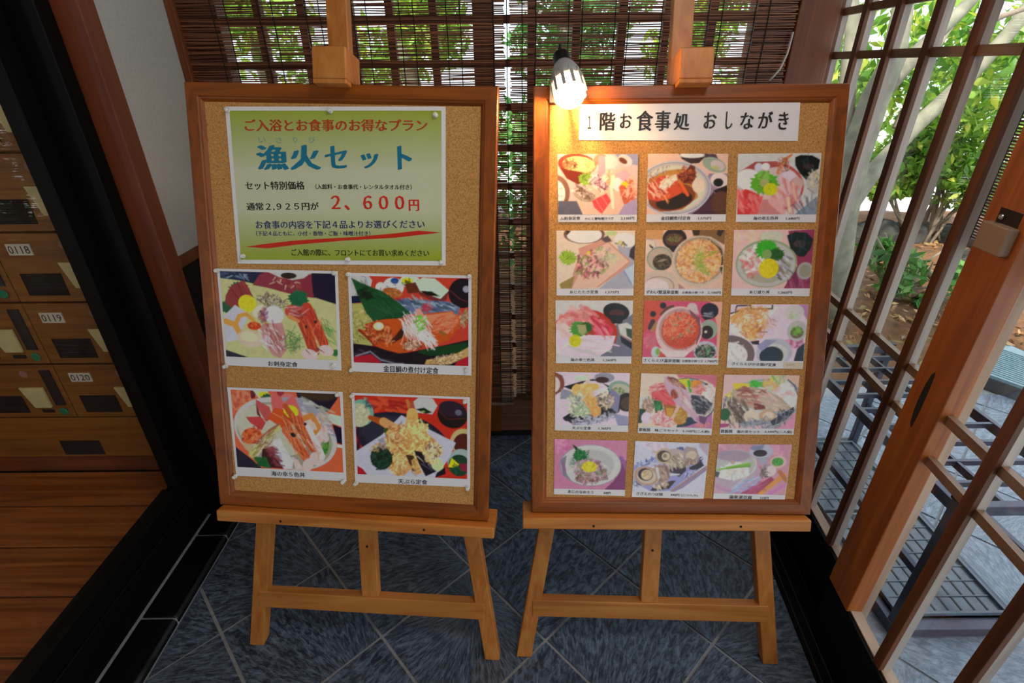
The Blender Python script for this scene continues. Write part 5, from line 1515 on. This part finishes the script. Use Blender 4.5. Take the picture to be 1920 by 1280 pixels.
shrub('tall yellow-green shrub behind the leaning trunks, seen through the far lattice door', p_[0], 3.9, 16, [bl(1800, 200, 3.9, .42), bl(1850, 260, 3.9, .4), bl(1740, 250, 4.0, .3), bl(1740, 300, 3.9, .3, .2), bl(1800, 330, 3.9, .38, .25), bl(1690, 300, 4.0, .26, .16), bl(1860, 350, 3.7, .3, .2), bl(1660, 350, 4.0, .25, .1)], 6500, M_leaf, 21)
p_ = onY(1690, 520, 2.9)
shrub('low green shrub between the bare roots on the leaf litter', p_[0], 2.9, 8, [bl(1660, 480, 2.9, .12, .1), bl(1700, 505, 2.85, .12, .12), bl(1680, 540, 2.8, .1, .06), bl(1740, 570, 2.7, .08, .06), bl(1790, 520, 2.75, .1, .14), bl(1640, 470, 3.0, .1)], 620, M_leafd, 22, .035)
for k, (px, h, rr_) in enumerate(((1645, .30, .15), (1705, .28, .16), (1770, .24, .15), (1880, .30, .2), (1965, .3, .2), (1590, .24, .14))):
    p = onY(px, 450, 4.0 if px < 1850 else 3.3); r = random.Random(k); b = B(); n = 9
    for i in range(n+1):
        for j in range(12):
            a = pi*i/n; t = 2*pi*j/12; q = 1+.22*sin(3*t+k)+r.uniform(-.09, .09)
            b.v.append((p[0]+rr_*1.25*sin(a)*cos(t)*q, p[1]+rr_*sin(a)*sin(t)*q, h*.15-h*.55*cos(a)*(.8+.2*q)))
    for i in range(n):
        for j in range(12): b.f.append((i*12+j, i*12+(j+1) % 12, (i+1)*12+(j+1) % 12, (i+1)*12+j))
    o = mk('garden_rock', b, M_rock, origin=(p[0], p[1], 0), fixn=True)
    tag(o, ['dark rock at the far edge of the leaf bed, just left of the leaning roots', 'rounded dark rock right of the bare roots at the bed edge', 'dark rock behind the lattice stile at the bed edge', 'large dark rock above the metal drain cover at the far right', 'dark rock at the right edge beyond the drain cover', 'dark rock beside the thick pale trunk'][k], 'rock', 'rocks along the garden bed')
# raised metal drain cover and hose
P = [onZ(x, y, .07) for x, y in ((1850, 700), (1868, 648), (1895, 647), (1990, 690), (1935, 730))]
dc = mk('drain_cover', B().prism([(p[0], p[1]) for p in P], .055, .07), plain('ribbed_blue_grey_metal', '7f9aa2', .35, .3, noise=.15, scale=40, bump=.6), origin=(P[0][0], P[0][1], 0))
tag(dc, 'blue-grey ribbed metal drain cover on the leaf bed at the right', 'drain cover')
ctr = np.mean([(p[0], p[1]) for p in P], 0)
kbx = mk('drain_kerb', B().prism([tuple(ctr+(np.array(p[:2])-ctr)*1.03) for p in P], .0, .054), plain('dark_kerb_concrete', '3c4246', .8), dc)
a_, c_ = np.array(P[0][:2]), np.array(P[-1][:2])
rb = B()
for k in range(1, 16):
    t = k/16; p = np.array(P[0][:2])*(1-t)+np.array(P[1][:2])*t; q = np.array(P[-1][:2])*(1-t)+np.array(P[3][:2])*t
    rb.tube([(p[0], p[1], .071), (q[0], q[1], .071)], .003, 5)
mk('ribs', rb, bpy.data.materials['ribbed_blue_grey_metal'], dc, kind='stuff')
hp = [onZ(x, y, .012) for x, y in ((1925, 770), (1908, 772), (1898, 785), (1902, 802), (1916, 815), (1940, 826))]
ho = mk('garden_hose', B().tube(hp, .009, 10), M_hose, smooth=True, origin=(hp[2][0], hp[2][1], 0)); tag(ho, 'turquoise hose lying on the patio at the right edge', 'hose')
# trees beyond the lattice window
for k, (x, yv, zc, rx, rz, n, m) in enumerate(((-1.95, 4.6, 1.5, .32, .8, 2300, M_leaf), (-.75, 4.3, 1.4, .34, .8, 3000, M_leaf), (.45, 4.5, 1.4, .34, .8, 3600, M_leafd), (1.6, 4.9, 1.5, .3, .8, 3600, M_leaf))):
    e = empty('background_tree', (x, yv, 0), ['tree seen through the left end of the lattice window', 'tree seen through the lattice behind the left easel mast', 'tree seen through the lattice behind the lamp', 'tree seen through the right end of the lattice window'][k], 'tree', 'trees beyond the lattice window')
    mk('trunk', B().tube([(x, yv, 0), (x+.08, yv, .8), (x-.05, yv, 1.7), (x+.1, yv, 2.6)], [.09, .07, .05, .02], 10), M_bark, e, smooth=True)
    r = random.Random(k+50)
    leaves('foliage', [(x+r.uniform(-rx, rx), yv+r.uniform(-.4, .4), zc+r.uniform(-rz, rz), .27, .26, .24) for _ in range(14)], n, .045, m, e, 60+k)
mk('hedge_ground', B().box(-4, .9, 1.78, 4.4, -.1, -.02), M_soil, kind='structure')
hg = leaves('hedge_leaves', [(-2.2+.3*i, 2.9+.2*(i % 2), .35+.25*j, .25, .2, .2) for i in range(11) for j in range(3)], 5000, .04, M_leafd, None, 77)
tag(hg, 'dark green hedge leaves low beyond the lattice window', 'hedge')
# floor and outer ground under everything so that the world below is closed
mk('ground', B().box(-14, 16, -8, 22, -.3, -.2), M_road, kind='structure')
